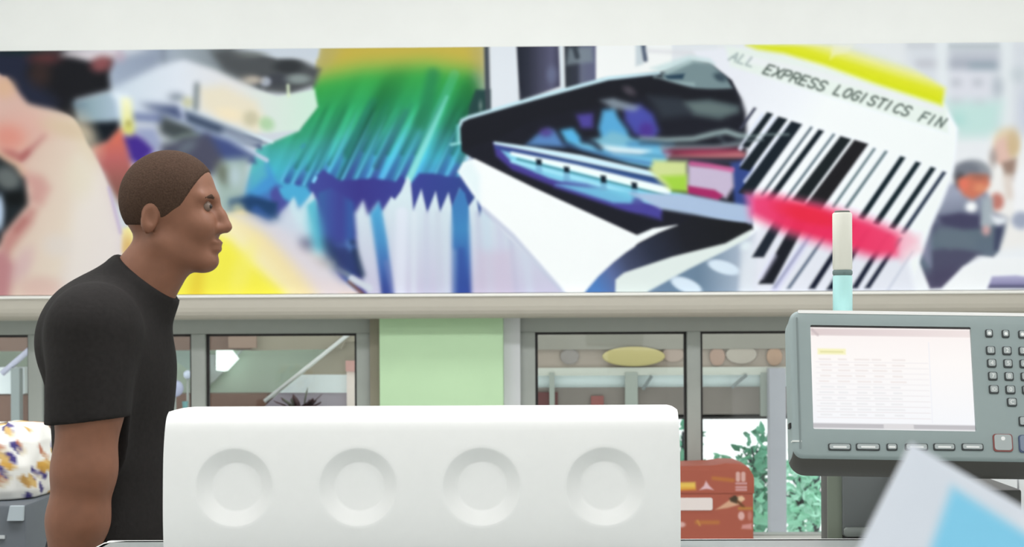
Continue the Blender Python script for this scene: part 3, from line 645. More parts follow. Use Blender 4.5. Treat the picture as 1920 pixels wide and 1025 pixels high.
# eave reflected in the right window, built solid as a glazed walkway
YW = 9.0
M_FAS = mat('fascia_grey', (150,146,136), .6, .3, noise=.03, scale=4)
ww = thing('reflected_eave', at(1270, 780, YW).xy.to_3d() + Vector((0, .6, GZ0)), 'grey covered walkway with glazed band standing in for an eave reflected in the right window', 'walkway')
pbox('roof_fascia', (930,590), (1700,652), YW - .02, 1.3, M_FAS, ww)
pbox('sign_board', (930,650), (1700,692), YW, .04, mat('sign_taupe', (168,154,142), .6, .3, noise=.1, scale=2.2), ww)
pbox('edge_beam', (930,690), (1700,701), YW - .02, .10, mat('beam_pale', (206,208,198), .5), ww)
pbox('glazing', (930,700), (1700,728), YW + .03, .02, mat('pale_glass', (236,248,250), .6, .2), ww)
pbox('dado', (930,727), (1700,780), YW, .06, mat('dado_brown', (136,128,122), .7, .2, noise=.08, scale=3), ww)
pbox('floor_deck', (930,778), (1700,784), YW, 1.3, mat('deck_dark', (70,66,66), .8, .2), ww)
pbox('red_panel', (1000,735), (1046,778), YW - .015, .012, mat('maroon', (104,60,60), .7), ww)
pbox('red_panel', (1108,742), (1132,778), YW - .015, .012, mat('dull_red', (150,92,88), .7), ww)
for a, b in ((1030,1040),(1172,1196),(1306,1314),(1426,1445)):
    pbox('glazing_bar', (a,698), (b,780), YW - .03, .03, mat('bar_pale', (168,174,166), .5), ww)
for a, b in (((1205,730),(1222,704)),((1372,726),(1400,702))):
    p, q = at(*a, YW - .03), at(*b, YW - .03); add('brace', tube_me([p, q], .012, 6), mat('brace_grey', (130,138,138), .5), ww)
c = at(1188, 668, YW - .03)
bm = bmesh.new(); bmesh.ops.create_uvsphere(bm, u_segments=28, v_segments=14, radius=1); me = bm_mesh('oval', bm); me.transform(Matrix.Translation(c) @ Matrix.Diagonal((.20, .012, .062, 1)))
add('oval_sign', me, mat('dull_yellow', (200,186,128), .6), ww, smooth='all')
for px, py, rx, rz, col in ((1068,668,.06,.05,(146,138,134)),(1390,664,.10,.06,(184,174,162)),(1345,668,.05,.06,(176,146,130)),(1452,668,.05,.06,(186,152,128)),(1262,664,.07,.05,(178,158,146))):
    c = at(px, py, YW - .012); bm = bmesh.new(); bmesh.ops.create_uvsphere(bm, u_segments=16, v_segments=10, radius=1); me = bm_mesh('oval', bm); me.transform(Matrix.Translation(c) @ Matrix.Diagonal((rx, .004, rz, 1)))
    add('sign_emblem', me, mat('emblem_%d' % px, col, .7), ww, smooth='all')
mat('post_grey', (172,172,180), .5, .3, noise=.03, scale=6)
a, b = at(1443, 780, YW - .14), at(1474, 780, YW - .14)
box('post', a.x, b.x, YW - .14, YW - .04, GZ0, Z_(690, YW - .14, 1458), MATS['post_grey'], ww, .004)
a = at(1272, 780, YW - .14); box('post', a.x, a.x + .05, YW + .6, YW + .7, GZ0, a.z, mat('post_blue', (66,84,120), .5), ww, .004)

# trees behind
def leaf_cloud(n, c, r, size, seed, dens=None):
    g = np.random.default_rng(seed); v, f = [], []
    for _ in range(n):
        d = g.normal(size=3); d /= np.linalg.norm(d); p = np.array(c) + d * np.array(r) * (g.random() ** .45)
        a = g.normal(size=3); a /= np.linalg.norm(a); b = np.cross(a, g.normal(size=3)); b /= np.linalg.norm(b); nn = np.cross(a, b)
        s = size * (.6 + .8 * g.random()); k = len(v)
        v += [p, p + a*s*.35 + b*s*.3 + nn*s*.05, p + a*s*.75 + b*s*.22, p + a*s*1.1 - nn*s*.12, p + a*s*.75 - b*s*.22, p + a*s*.35 - b*s*.3 + nn*s*.05]
        f += [(k, k+1, k+2, k+3), (k, k+3, k+4, k+5)]
    return mesh('leaves', v, f)
LEAF = [mat('leaf_%d' % i, c, .5, .3, noise=.2, scale=5) for i, c in enumerate(((150,216,184),(92,160,130),(176,230,206),(58,100,98)))]
def tree(px, py, Y, rx, rz, n, size, li, label, seed, trunk_px=None, tr=.05):
    c = at(px, py, Y); tx = at(trunk_px or px, py, Y).x
    t = thing('tree', (tx, Y, GZ0), label, 'tree', 'trees outside the right window')
    pts = [(tx, Y, GZ0), (tx + .02, Y, GZ0 + .5 * (c.z - GZ0)), (tx * .6 + c.x * .4, Y, c.z), (c.x, Y, c.z + rz * .6)]
    add('trunk', tube_me(pts, (tr, tr * .85, tr * .6, tr * .2), 10), mat('bark', (58,66,68), .9, .1, noise=.2, scale=12, bump=.5), t, smooth='all')
    for k in range(6):
        an = k * 1.047 + seed; p0 = Vector(pts[2]); p1 = c + Vector((math.cos(an) * rx * .7, math.sin(an) * .3, rz * (.1 + .12 * k)))
        add('branch', tube_me([p0, (p0 + p1) / 2 + Vector((0, 0, .06)), p1], (tr * .35, tr * .25, tr * .1), 6), MATS['bark'], t, smooth='all')
    add('foliage', leaf_cloud(n, c, (rx, .55, rz), size, seed), LEAF[li], t, kind='stuff')
def tr_(px, py, Y, rpx, rpy, n, size, li, label, seed, **kw):
    tree(px, py, Y, rpx * Y / FPX, rpy * Y / FPX, n, size * Y / 11, li, label, seed, **kw)
tr_(1352, 945, 10.5, 80, 100, 420, .085, 0, 'pale green leafy tree low behind the red carton', 3)
tr_(1420, 910, 12.1, 36, 110, 330, .085, 1, 'darker green tree between the carton and the walkway post', 5)
tr_(1500, 955, 13.7, 46, 110, 420, .085, 2, 'light mint green tree right of the walkway post', 8)
tr_(1533, 930, 15.3, 30, 90, 60, .10, 3, 'thin dark-trunked tree at the right edge of the window', 9, trunk_px=1527, tr=.055)
tr_(1280, 880, 16.9, 40, 120, 200, .09, 1, 'small dark green tree at the white cover edge', 12)

# atrium reflected in the left window, built solid as a stair hall
YH = 8.5
def ppoly(name, pts, Y, d, m, parent, **kw):
    q = [(at(a, b, Y).x, at(a, b, Y).z) for a, b in pts]
    return add(name, prism_me(q, Y, Y + d), m, parent, **kw)
hall = thing('reflected_hall', at(330, 770, YH).xy.to_3d() + Vector((0, .4, GZ0)), 'dim stair hall with diagonal white handrail standing in for an atrium reflected in the left window', 'stair hall')
pbox('back_wall', (-700,560), (760,760), YH + .25, .05, mat('sage_wall', (222,242,224), .7, .2, noise=.05, scale=1.5), hall)
pbox('ceiling_beam', (-700,560), (470,656), YH - .1, .2, mat('brown_beam', (124,100,88), .7, .2, noise=.06, scale=2), hall)
ppoly('ceiling_beam', [(470,560),(760,560),(760,640),(648,640),(640,654),(470,657)], YH - .08, .2, mat('taupe_beam', (156,148,130), .7, .2, noise=.05, scale=2), hall)
pbox('tan_panel', (428,628), (480,652), YH - .14, .03, mat('tan_panel', (158,132,116), .7), hall)
ppoly('stair_side', [(652,632),(760,632),(760,702),(566,702)], YH - .02, .1, mat('stair_taupe', (172,164,146), .7, .2, noise=.04, scale=2), hall)
ppoly('light_band', [(566,702),(652,702),(652,736),(524,736)], YH - .02, .1, mat('pale_blue', (244,252,254), .6), hall)
ppoly('mauve_base', [(524,735),(652,735),(652,1080),(440,1080),(482,775)], YH - .01, .1, mat('mauve', (174,164,176), .7), hall)
pbox('white_column', (650,688), (676,1080), YH - .06, .1, mat('pink_white', (246,230,222), .6), hall)
pbox('pink_sign', (648,676), (672,696), YH - .08, .03, mat('pink_sign', (206,156,148), .6), hall)
pbox('brown_base', (-700,744), (502,1080), YH, .2, mat('brown_base', (130,98,84), .7, .2, noise=.08, scale=2), hall)
p, q = at(654, 626, YH - .1), at(496, 752, YH - .1)
add('handrail', tube_me([p, q], .012, 10), mat('rail_white', (222,224,222), .4), hall, smooth='all')
ppoly('pale_wedge', [(384,664),(404,664),(404,694),(470,640),(404,712),(384,728)], YH + .2, .03, mat('pale_wedge', (196,206,204), .6), hall)
ppoly('light_band', [(-700,688),(46,688),(46,738),(-700,738)], YH - .02, .1, MATS['pale_blue'], hall)
ppoly('light_band', [(300,655),(362,655),(362,700)], YH + .18, .03, mat('pale_mint', (196,222,214), .6), hall)
p, q = at(4, 700, YH - .1), at(56, 655, YH - .1)
add('handrail', tube_me([p, q], .018, 10), mat('rail_lilac', (196,198,220), .4), hall, smooth='all')
pbox('pillar', (20,690), (38,1080), YH - .12, .06, mat('pillar_grey', (150,160,160), .6), hall)
# lamp: the bright five-sided shade
lamp = thing('wall_lamp', at(422, 695, YH + .1), 'bright white five-sided wall lamp in the stair hall', 'lamp')
ppoly('lamp_shade', [(405,656),(426,652),(442,673),(421,696),(405,694)], YH + .08, .10, mat('lamp_glow', (250,255,252), .5, emit=(240,255,250), es=1.1), lamp)
pbox('wall_plate', (403,664), (424,686), YH + .19, .04, M_ALU, lamp)
for px, py, r, nm, col, lab in ((352,702,.026,'globe_lamp',(220,230,250),'small white globe lamp in the stair hall'), (328,728,.05,'globe_lamp',(190,194,226),'large lilac globe lamp in the stair hall')):
    t = thing(nm, at(px, py, YH - (.12 if px == 352 else .28)) - Vector((0, 0, r)), lab, 'lamp')
    c = at(px, py, YH - (.12 if px == 352 else .28)); add('globe', lathe_me([(r * math.sin(a), -r * math.cos(a)) for a in np.linspace(.12, math.pi - .12, 12)], c), mat('globe_%d' % px, col, .25, .5), t, smooth='all')
    add('stem', tube_me([c + Vector((0, 0, -r)), (c.x, c.y, at(px, 744, YH).z - .25)], .008, 8), M_ALU, t, smooth='all')
    add('foot', lathe_me([(.03, 0), (.03, .008), (.01, .014)], (c.x, c.y, at(px, 744, YH).z - .258)), M_ALU, t, smooth=True)
# shelf in the hall that carries lamps, plant and vase
zs = at(337, 744, YH).z - .258
box('hall_shelf', X_(290, YH), X_(640, YH), YH - .36, YH - .13, zs - .03, zs, mat('shelf_brown', (84,62,54), .6, .3, noise=.1, scale=4), None, .004, label='brown shelf under the plant in the stair hall', cat='shelf')
# plant
c = Vector((X_(565, YH - .2), YH - .2, zs))
pl = thing('potted_plant', c, 'dark red leafy plant in a pot behind the left window', 'plant')
add('pot', lathe_me([(.05,0),(.068,.10),(.072,.11),(.06,.11),(.055,.09)], c), mat('pot_brown', (96,66,58), .6), pl, smooth=True)
Lp = [mat('leaf_maroon', (84,52,54), .5, .3, noise=.2, scale=8), mat('leaf_olive', (104,106,90), .5, .3, noise=.2, scale=8)]
g = np.random.default_rng(4)
tipz = at(565, 722, YH - .2).z - zs
for k in range(34):
    an = g.random() * 6.28; rr = .03 + .15 * g.random(); h = tipz * (.55 + .4 * g.random()) * (1 - .18 * rr / .2)
    if k == 0: an, rr, h = .6, .04, tipz
    if k == 1: an, rr, h = .2, .13, tipz * .9
    e = Vector((math.cos(an) * rr, math.sin(an) * rr * .7, h)); s0 = Vector((0, 0, .09)); mid = e * .55 + s0 * .45 + Vector((0, 0, .03))
    sd = e.cross(Vector((0, 0, 1))).normalized() * (.020 + .014 * g.random())
    base = c + s0; v = [base, c + mid + sd, c + e * .85 + s0 * .15 + sd * .8, c + e + Vector((0, 0, -.01)), c + e * .85 + s0 * .15 - sd * .8, c + mid - sd, c + mid + Vector((0, 0, .008))]
    add('leaf', mesh('leaf', v, [(0,1,6),(0,6,5),(1,2,3,6),(6,3,4,5)]), Lp[0] if k % 6 else Lp[1], pl)
c = Vector((X_(346, YH - .25), YH - .25, zs))
vs2 = thing('vase', c, 'small teal glass vase at the left end of the hall shelf', 'vase')
hz = at(346, 752, YH - .25).z - zs
add('vessel', lathe_me([(.02,0),(.034,hz*.25),(.036,hz*.5),(.014,hz*.85),(.018,hz)], c), mat('teal_glass', (110,170,172), .15, .5), vs2, smooth='all')
# ------------------------------------------------------------------ grey work table
M_TOP = mat('table_grey', (150,156,154), .4, .4, noise=.02, scale=25)
M_LIP = mat('table_lip', (226,230,226), .35, .5)
TZ, TY0, TY1 = .963, 1.72, 2.42
tx0, tx1 = X_(205, TY1, 1015), 1.45
tb = thing('work_table', ((tx0+tx1)/2, (TY0+TY1)/2, 0), 'long grey work table with pale rear edge under the white cover', 'table')
add('table_top', prism_me(rrect(tx0, tx1, TY0, TY1, .03), TZ - .03, TZ, .003, T=lambda a, b, c: (a, b, c)), M_TOP, tb, smooth=True)
lip = rrect(tx0 - .002, tx1 + .002, TY1 - .012, TY1 + .006, .006)
add('edge_strip', prism_me(lip, TZ - .03, TZ, .0005, T=lambda a, b, c: (a, b, c)), M_LIP, tb, smooth=True)
box('edge_strip', tx0 - .004, tx0 + .008, TY0 + .03, TY1 - .014, TZ - .028, TZ, M_LIP, tb, .0005)
for x in (tx0 + .05, tx1 - .11):
    for y in (TY0 + .05, TY1 - .11): box('leg', x, x + .06, y, y + .06, 0, TZ - .03, M_ALU, tb, .004)
box('modesty_panel', tx0 + .11, tx1 - .11, TY1 - .09, TY1 - .07, .3, TZ - .03, M_TOP, tb)

# ------------------------------------------------------------------ white cover with four dished recesses
M_WHITE = mat('white_plastic', (240,241,239), .42, .4, noise=.006, scale=60, bump=.02)
YP = 2.15
wl, wr = at(305, 900, YP), at(1276, 900, YP)
PX0, PX1 = wl.x, wr.x; PZT = Z_(769.5, YP + .035, 790); PZB = TZ + .004
mach = thing('white_machine', ((PX0+PX1)/2, YP + .12, TZ), 'white plastic machine cover with four round dished recesses on its front', 'machine cover')
# side profile (y, z): front from the bottom up, rolling over at the top, then the back
def profile(t):
    """t 0..1 up the front and over the top edge"""
    H = PZT - PZB
    pts = [(.012, 0), (.004, .10*H), (0, .30*H), (.001, .52*H), (.004, .70*H), (.009, .83*H), (.0155, .925*H), (.023, .972*H), (.032, .994*H), (.040, H), (.12, H), (.21, H*.985)]
    return pts
prof = np.array(profile(0)); dl = np.r_[0, np.cumsum(np.hypot(*np.diff(prof, axis=0).T))]
def pf(sv):
    # smooth interpolation along the arc
    return np.interp(sv, dl, prof[:, 0]), np.interp(sv, dl, prof[:, 1])
# densify with Catmull-Rom for a smooth roll
def cr(P, n=8):
    out = []
    for i in range(len(P)-1):
        p0, p1, p2, p3 = P[max(i-1,0)], P[i], P[i+1], P[min(i+2,len(P)-1)]
        for k in range(n):
            t = k/n; out.append(.5*((2*p1)+(-p0+p2)*t+(2*p0-5*p1+4*p2-p3)*t*t+(-p0+3*p1-3*p2+p3)*t**3))
    out.append(P[-1]); return np.array(out)
prof = cr(prof); dl = np.r_[0, np.cumsum(np.hypot(*np.diff(prof, axis=0).T))]
def surf(x, sv, depth=0.0):
    y, z = pf(sv); y2, z2 = pf(sv + .002); ty, tz = y2 - y, z2 - z; L_ = math.hypot(ty, tz) or 1
    ny, nz = tz / L_, -ty / L_                # into the body
    H = PZT - PZB; k = max(0, (z / H - .70) / .30); inset = .0012 * k ** 1.5
    xc = (PX0 + PX1) / 2; hw = (PX1 - PX0) / 2
    xx = xc + (x - xc) * (hw - inset) / hw
    return (xx, YP + y + ny * depth, PZB + z + nz * depth)
def s_of_z(z): return float(np.interp(z, prof[:60, 1], dl[:60]))
sc = s_of_z(Z_(912.5, YP, 790) - PZB)
cxs = [X_(px, YP, 912) for px in (438.5, 671, 903, 1135)]
RO, RI, DEP = 72.5 * YP / FPX, 46.5 * YP / FPX, .020
CELL = .085; NSEG = 64
bm = bmesh.new(); vc = {}
def V(x, sv, d=0.0):
    k = (round(x, 5), round(sv, 5), round(d, 5))
    if k not in vc: vc[k] = bm.verts.new(surf(x, sv, d))
    return vc[k]
def sq(i):                                    # point i of NSEG on the unit square's rim
    a = 2*math.pi*i/NSEG; c_, s_ = math.cos(a), math.sin(a); m_ = max(abs(c_), abs(s_)); return c_/m_, s_/m_
rings = [(RO + .0012, .0), (RO, .0006), (RO - .0025, .0022), (RI + .0025, DEP - .0010), (RI, DEP - .0001), (RI - .0012, DEP)]
for cx in cxs:
    prev = [V(cx + u*CELL, sc + v*CELL) for u, v in map(sq, range(NSEG))]
    mid = [bm.verts.new(surf(cx + (RO+.006)*math.cos(2*math.pi*i/NSEG), sc + (RO+.006)*math.sin(2*math.pi*i/NSEG))) for i in range(NSEG)]
    seq = [prev, mid] + [[bm.verts.new(surf(cx + r*math.cos(2*math.pi*i/NSEG), sc + r*math.sin(2*math.pi*i/NSEG), d)) for i in range(NSEG)] for r, d in rings]
    for a_, b_ in zip(seq[:-1], seq[1:]):
        for i in range(NSEG): bm.faces.new([a_[i], a_[(i+1) % NSEG], b_[(i+1) % NSEG], b_[i]])
    bm.faces.new(seq[-1])
ss = sorted({round(sc + sq(i)[1]*CELL, 6) for i in range(NSEG)})
lo_s = list(np.linspace(0, sc - CELL, 8))[:-1]; hi_s = list(np.linspace(sc + CELL, dl[-1], 60))[1:]
alls = lo_s + ss + hi_s
xs = [PX0]
for cx in cxs:
    xs += [cx + u*CELL for u in sorted({round(sq(i)[0], 6) for i in range(NSEG)})]
xs.append(PX1)
for i in range(len(xs)-1):
    xm = (xs[i]+xs[i+1])/2; incell = any(abs(xm - cx) < CELL - 1e-6 for cx in cxs)
    for j in range(len(alls)-1):
        sm = (alls[j]+alls[j+1])/2
        if incell and abs(sm - sc) < CELL: continue
        try: bm.faces.new([V(xs[i], alls[j]), V(xs[i+1], alls[j]), V(xs[i+1], alls[j+1]), V(xs[i], alls[j+1])])
        except ValueError: pass
# sides and back close the shell
endL = [V(xs[0], s_) for s_ in alls]; endR = [V(xs[-1], s_) for s_ in alls]
bk = [bm.verts.new((xs[0], YP + .215, PZB)), bm.verts.new((xs[-1], YP + .215, PZB))]
bm.faces.new(endL + [bk[0]]); bm.faces.new(endR[::-1] + [bk[1]]); bm.faces.new([endL[-1], endR[-1], bk[1], bk[0]])
bmesh.ops.remove_doubles(bm, verts=bm.verts, dist=1e-5)
cov = add('cover_shell', bm_mesh('cover', bm), M_WHITE, mach, smooth=True)
box('base_plinth', PX0 + .02, PX1 - .02, YP + .03, YP + .2, TZ + .0005, PZB + .006, M_TOP, mach)
box('side_seal', PX1 + .0005, PX1 + .003, YP + .05, YP + .20, PZB + .01, PZT - .02, mat('seal_grey', (190,196,190), .5), mach)

# ------------------------------------------------------------------ control console
CT = math.radians(13); CR_ = math.radians(1.15)
O_ = at(1660, 700, 2.03)
NV = Vector((0, -math.cos(CT), math.sin(CT)))                      # out of the face
U0 = Vector((1, 0, 0)); V0 = Vector((0, math.sin(CT), math.cos(CT)))
UU = U0 * math.cos(CR_) - V0 * math.sin(CR_); VV = U0 * math.sin(CR_) + V0 * math.cos(CR_)
def uv(px, py):
    d = ray(px, py); t = (O_ - cam.location).dot(NV) / d.dot(NV); p = cam.location + d * t - O_
    return p.dot(UU), p.dot(VV)
def FW(u, v, w): return O_ + UU * u + VV * v + NV * w
console = thing('control_console', (O_.x + .12, 2.49, 0), 'grey tilted touch-screen control console with keypad on a floor column', 'control console')
M_CON = mat('console_grey', (150,164,164), .5, .4, noise=.012, scale=40)
M_CON2 = mat('console_grey_dark', (126,138,138), .5, .4)
uL, vT = uv(1483, 582); _, vB = uv(1560, 858); uR = uL + .425
uL = uv(1484, 700)[0]
rings_ = []
def cring(w, ins, db, r):                     # outline at depth w, inset, extra drop at the bottom
    return [FW(u, v, w) for u, v in rrect(uL + ins, uR - ins, vB + ins - db, vT - ins, r, 6)]
levels = [(0, .005, 0, .010), (-.0015, .0018, 0, .013), (-.005, 0, .001, .014), (-.010, 0, .005, .015), (-.018, 0.0, .011, .018), (-.028, .0, .016, .022), (-.044, .0, .0205, .024), (-.056, .002, .0215, .024), (-.060, .012, .010, .018)]
v_, f_ = [], []
for lv in levels: v_ += cring(*lv)
n_ = 28
for k in range(len(levels)-1):
    for i in range(n_): f_.append((k*n_+i, k*n_+(i+1) % n_, (k+1)*n_+(i+1) % n_, (k+1)*n_+i))
f_.append(tuple(range((len(levels)-1)*n_, len(levels)*n_)))
# front face around the screen opening
s0 = uv(1519, 611); s1 = uv(1828, 806)
su0, su1, sv0, sv1 = uv(1522, 700)[0], uv(1825, 700)[0], uv(1676, 806)[1], uv(1668, 611)[1]
b0 = len(v_); opening = rrect(su0, su1, sv0, sv1, .002, 6)
v_ += [FW(u, v, 0) for u, v in opening]
for i in range(n_): f_.append((i, b0+i, b0+(i+1) % n_, (i+1) % n_))
b1 = len(v_); v_ += [FW(u, v, -.006) for u, v in opening]
for i in range(n_): f_.append((b0+i, b1+i, b1+(i+1) % n_, b0+(i+1) % n_))
bm = bmesh.new(); bv = [bm.verts.new(p) for p in v_]
for q in f_: bm.faces.new([bv[i] for i in q])
hs = bm_mesh('housing', bm); hs.materials.append(M_CON); hs.materials.append(mat('console_under_shade', (84,82,78), .6, .3))  # darker second material paints the shade on the underside
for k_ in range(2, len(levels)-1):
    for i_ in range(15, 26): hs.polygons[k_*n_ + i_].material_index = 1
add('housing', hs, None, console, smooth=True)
# seam groove ridge at the left of the face
add('side_ridge', prism_me(rrect(uL + .0085, uL + .0110, vB + .012, vT - .010, .001, 3), -.001, .0008, T=FW), M_CON2, console)
add('top_edge_highlight', prism_me(rrect(uL + .012, uR - .012, vT - .0038, vT + .0010, .001, 2), -.030, .0006, T=FW), mat('highlight_white', (246,246,244), .4), console)  # white strip stands in for the highlight along the top bevel
add('latch', prism_me(rrect(uL - .003, uL + .006, uv(1490, 800)[1], uv(1490, 790)[1], .001, 2), -.024, -.012, T=FW), M_GASK, console)
add('hinge_mark', prism_me(rrect(uL - .0012, uL + .012, uv(1490, 828)[1], uv(1490, 825)[1], .0006, 2), -.012, .0006, T=FW), M_LIP, console)
# screen
NSX, NSY = 170, 112
a_ = np.linspace(0, 1, NSX); b_ = np.linspace(0, 1, NSY); SA, SB = np.meshgrid(a_, b_)
SU = su0 + (su1-su0)*SA; SV = sv1 + (sv0-sv1)*SB
Gs = np.array(O_)[None, None] + SU[..., None]*np.array(UU) + SV[..., None]*np.array(VV) - .0055*np.array(NV)
sx, sy = 1520 + 308*SA, 611 + 195*SB
c = Canvas(sx, sy, (252,249,249))
c.poly([(1515,605),(1835,605),(1835,812),(1515,812)], ramp((0,611),(0,806),(0,(252,244,242)),(.35,(254,250,248)),(1,(246,248,252))), 1)
c.poly([(1522,616),(1835,616),(1835,629),(1522,629)], ramp((1520,0),(1820,0),(0,(222,206,206)),(.4,(228,214,214)),(1,(240,228,226))), 1.5)
c.line([(1524,618),(1535,628)], 5, (206,190,192), 2)
c.poly([(1534,654),(1588,654),(1588,665),(1534,665)], (248,244,196), 2); c.line([(1540,660),(1582,660)], 2.5, (226,222,160), 1.5)
for k in range(11):
    y = 674 + 10.4*k
    c.line([(1530,y+5),(1745,y+5)], 1.2, (236,232,234), 1)
    for q in range(5):
        x = 1536 + 34*q + rng.random()*6; c.line([(x,y),(x+14+rng.random()*14,y)], 2.6, (238,230,228) if k < 5 else (234,234,236), 1.6)
c.line([(1748,640),(1748,790)], 1.2, (240,240,246), 1)
c.poly([(1515,794),(1835,794),(1835,803),(1515,803)], (192,190,194), 1.5); c.poly([(1655,794),(1712,794),(1712,803),(1655,803)], (222,220,222), 1.5); c.poly([(1515,803),(1835,803),(1835,812),(1515,812)], (238,238,240), 1.2)
me = grid_me(Gs); ink(me, c.C); add('screen', me, print_mat('screen_glow', .25, .3, emit=.97), console, label='lit pale touch screen')
add('screen_frame', prism_me(rrect(su0, su1, sv1 - .0022, sv1, .0006, 2), -.0052, -.001, T=FW), M_GASK, console)
# keys
M_KD = mat('key_rim', (62,67,68), .5); M_KC = mat('key_cap', (172,180,180), .45, .4); M_LG = mat('key_legend', (242,244,242), .5)
M_KRED = mat('key_red_rim', (140,78,74), .5); M_KBLU = mat('key_blue_rim', (78,92,120), .5); M_KBC = mat('key_blue_cap', (128,140,158), .45)
def key(px, py, w, h, txt=None, rim=M_KD, cap=M_KC, size=.0085, r=.0022, mark=None):
    u, v = uv(px, py); hu, hv = w*2.02/FPX/2, h*2.02/FPX/2
    k = add('key', prism_me(rrect(u-hu, u+hu, v-hv, v+hv, min(r, hv*.8), 3), -.001, .0022, .0005, 1, T=FW), rim, console, smooth=True)
    e = .0016
    cp = add('key_cap', prism_me(rrect(u-hu+e, u+hu-e, v-hv+e+.0004, v+hv-e*.5, min(r, hv*.6), 3), .0020, .0030, .0003, 1, T=FW), cap, k, smooth=True)
    if txt:
        me = text_me(txt, size); me.transform(Matrix(((UU.x, VV.x, NV.x, 0), (UU.y, VV.y, NV.y, 0), (UU.z, VV.z, NV.z, 0), (0, 0, 0, 1)))); me.transform(Matrix.Translation(FW(u, v, .0032)))
        add('legend', me, M_LG, k)
    elif mark:
        mu, mv, mw, mh = mark
        add('legend', prism_me(rrect(u+mu-mw, u+mu+mw, v+mv-mh, v+mv+mh, mh*.8, 3), .0029, .0033, T=FW), M_LG, k)
for px, w in ((1574,42),(1627,44),(1672,20),(1718,42),(1770,40),(1823,40)): key(px, 838, w, 13, mark=(0, 0, w*.30*2.02/FPX, .0011))
for px, py in ((1854,625),(1885,626),(1916,627)): key(px, py, 14, 15, mark=(0, 0, .0022, .0022))
for rowy, x0, ts in ((657,1857,'123'),(681,1859,'456'),(705,1861,'789')):
    for i, ch in enumerate(ts): key(x0 + 30.5*i, rowy + i*.6, 17, 16, ch)
for i, ch in enumerate(('ID','0','#')): key(1863 + 31*i, 730 + i*.6, 18, 16, ch, size=.0085 if len(ch) < 2 else .0065)
key(1897, 754, 18, 16, 'C')
key(1880, 830, 36, 33, rim=M_KRED, mark=(0, .006, .0028, .0028), r=.004); key(1929, 832, 38, 33, rim=M_KBLU, cap=M_KBC, mark=(0, .006, .0028, .0028), r=.004); key(1925, 790, 30, 18, mark=(0, 0, .005, .002))
# signal tower on the console's back
tp = at(1580, 570, 2.10); rt = 18 * 2.10 / FPX
tw = at(1580, 395, 2.10); zr0, zr1 = Z_(516, 2.10, 1580), Z_(506, 2.10, 1580)
zb = (FW(0, vT, -.05)).z - .018
sig = add('signal_tower', box_me(tp.x - rt*.9, tp.x + rt*.9, 2.10 - rt*.9, 2.10 + rt*.9, zb - .01, zb + .012, .003), M_CON2, console, smooth=True, label='pale two-tone signal light tower')
def rod(nm, z0, z1, r, m): add(nm, lathe_me([(r*.9, 0), (r, .002), (r, z1-z0-.002), (r*.9, z1-z0)], (tp.x, 2.10, z0), 28), m, sig, smooth=True)
rod('aqua_lens', zb + .012, zr0, rt, mat('aqua_lens', (176,226,224), .3, .5)); rod('joint_ring', zr0, zr1, rt*1.02, mat('ring_grey', (104,124,122), .5)); rod('white_lens', zr1, tw.z - .003, rt, mat('white_lens', (226,226,214), .35, .5)); rod('cap', tw.z - .003, tw.z, rt*.8, mat('ring_dark', (120,124,120), .5))
# column behind the table
YT = 2.46
cl, cr_ = X_(1551, YT, 950), X_(2010, YT, 950); zt = Z_(862, YT, 1600)
box('column', cl, cr_, YT, YT + .055, 0, zt, mat('column_dark', (86,86,84), .6, .3), console, .003)
box('column_cover', cl, X_(1576, YT), YT - .004, YT, .2, zt, mat('column_sage', (132,140,126), .55, .3), console)
a, b = at(1577, 866, YT), at(2006, 1003, YT)
add('inset_panel', prism_me(rrect(a.x, b.x, b.z, a.z, .006), YT - .012, YT, .002), mat('inset_grey', (112,116,116), .5, .35), console, smooth=True)
a, b = at(1579, 986, YT), at(1770, 1002, YT)
add('panel_lip', prism_me(rrect(a.x, b.x, b.z, a.z, .004), YT - .018, YT - .012, .002), mat('lip_grey', (140,146,142), .45), console, smooth=True)
for p0, p1 in ((1776,1897),(1900,2004)):
    a, b = at(p0, 884, YT), at(p1, 1000, YT)
    add('cover_plate', prism_me(rrect(a.x, b.x, b.z, a.z, .003), YT - .030, YT - .012, .0015), mat('plate_white', (240,242,242), .4), console, smooth=True)
pa = FW(.16, .0, -.058); box('support_arm', pa.x - .05, pa.x + .05, pa.y - .01, YT + .02, zt - .05, zt - .004, MATS['column_dark'], console, .004)

# ------------------------------------------------------------------ red paper carton on the sill
YB = 5.90
ca, cb = at(1222, 1006, YB), at(1414, 868, YB)
cx0, cx1, cz0, cz1 = ca.x, cb.x, Z_SILL, cb.z
M_RED = mat('carton_red', (172,94,76), .6, .3, noise=.03, scale=14)
ct = thing('paper_carton', ((cx0+cx1)/2, YB + .11, cz0), 'red cardboard carton of copy paper on the window sill', 'carton')
zl = Z_(925, YB, 1380)
box('carton_body', cx0 + .003, cx1 - .004, YB + .003, YB + .215, cz0, zl + .01, M_RED, ct, .003)
lidp = [(cx0, zl), (cx1 - .0005, zl), (cx1, zl + .06), (cx1 - .004, cz1 - .05), (cx1 - .022, cz1 - .018), (cx1 - .06, cz1 - .002), (cx1 - .12, cz1), (cx1 - .17, cz1 - .010), (cx0 + .03, cz1 - .014), (cx0, cz1 - .02)]
add('lid', prism_me(lidp, YB, YB + .218, .002), M_RED, ct, smooth=True)
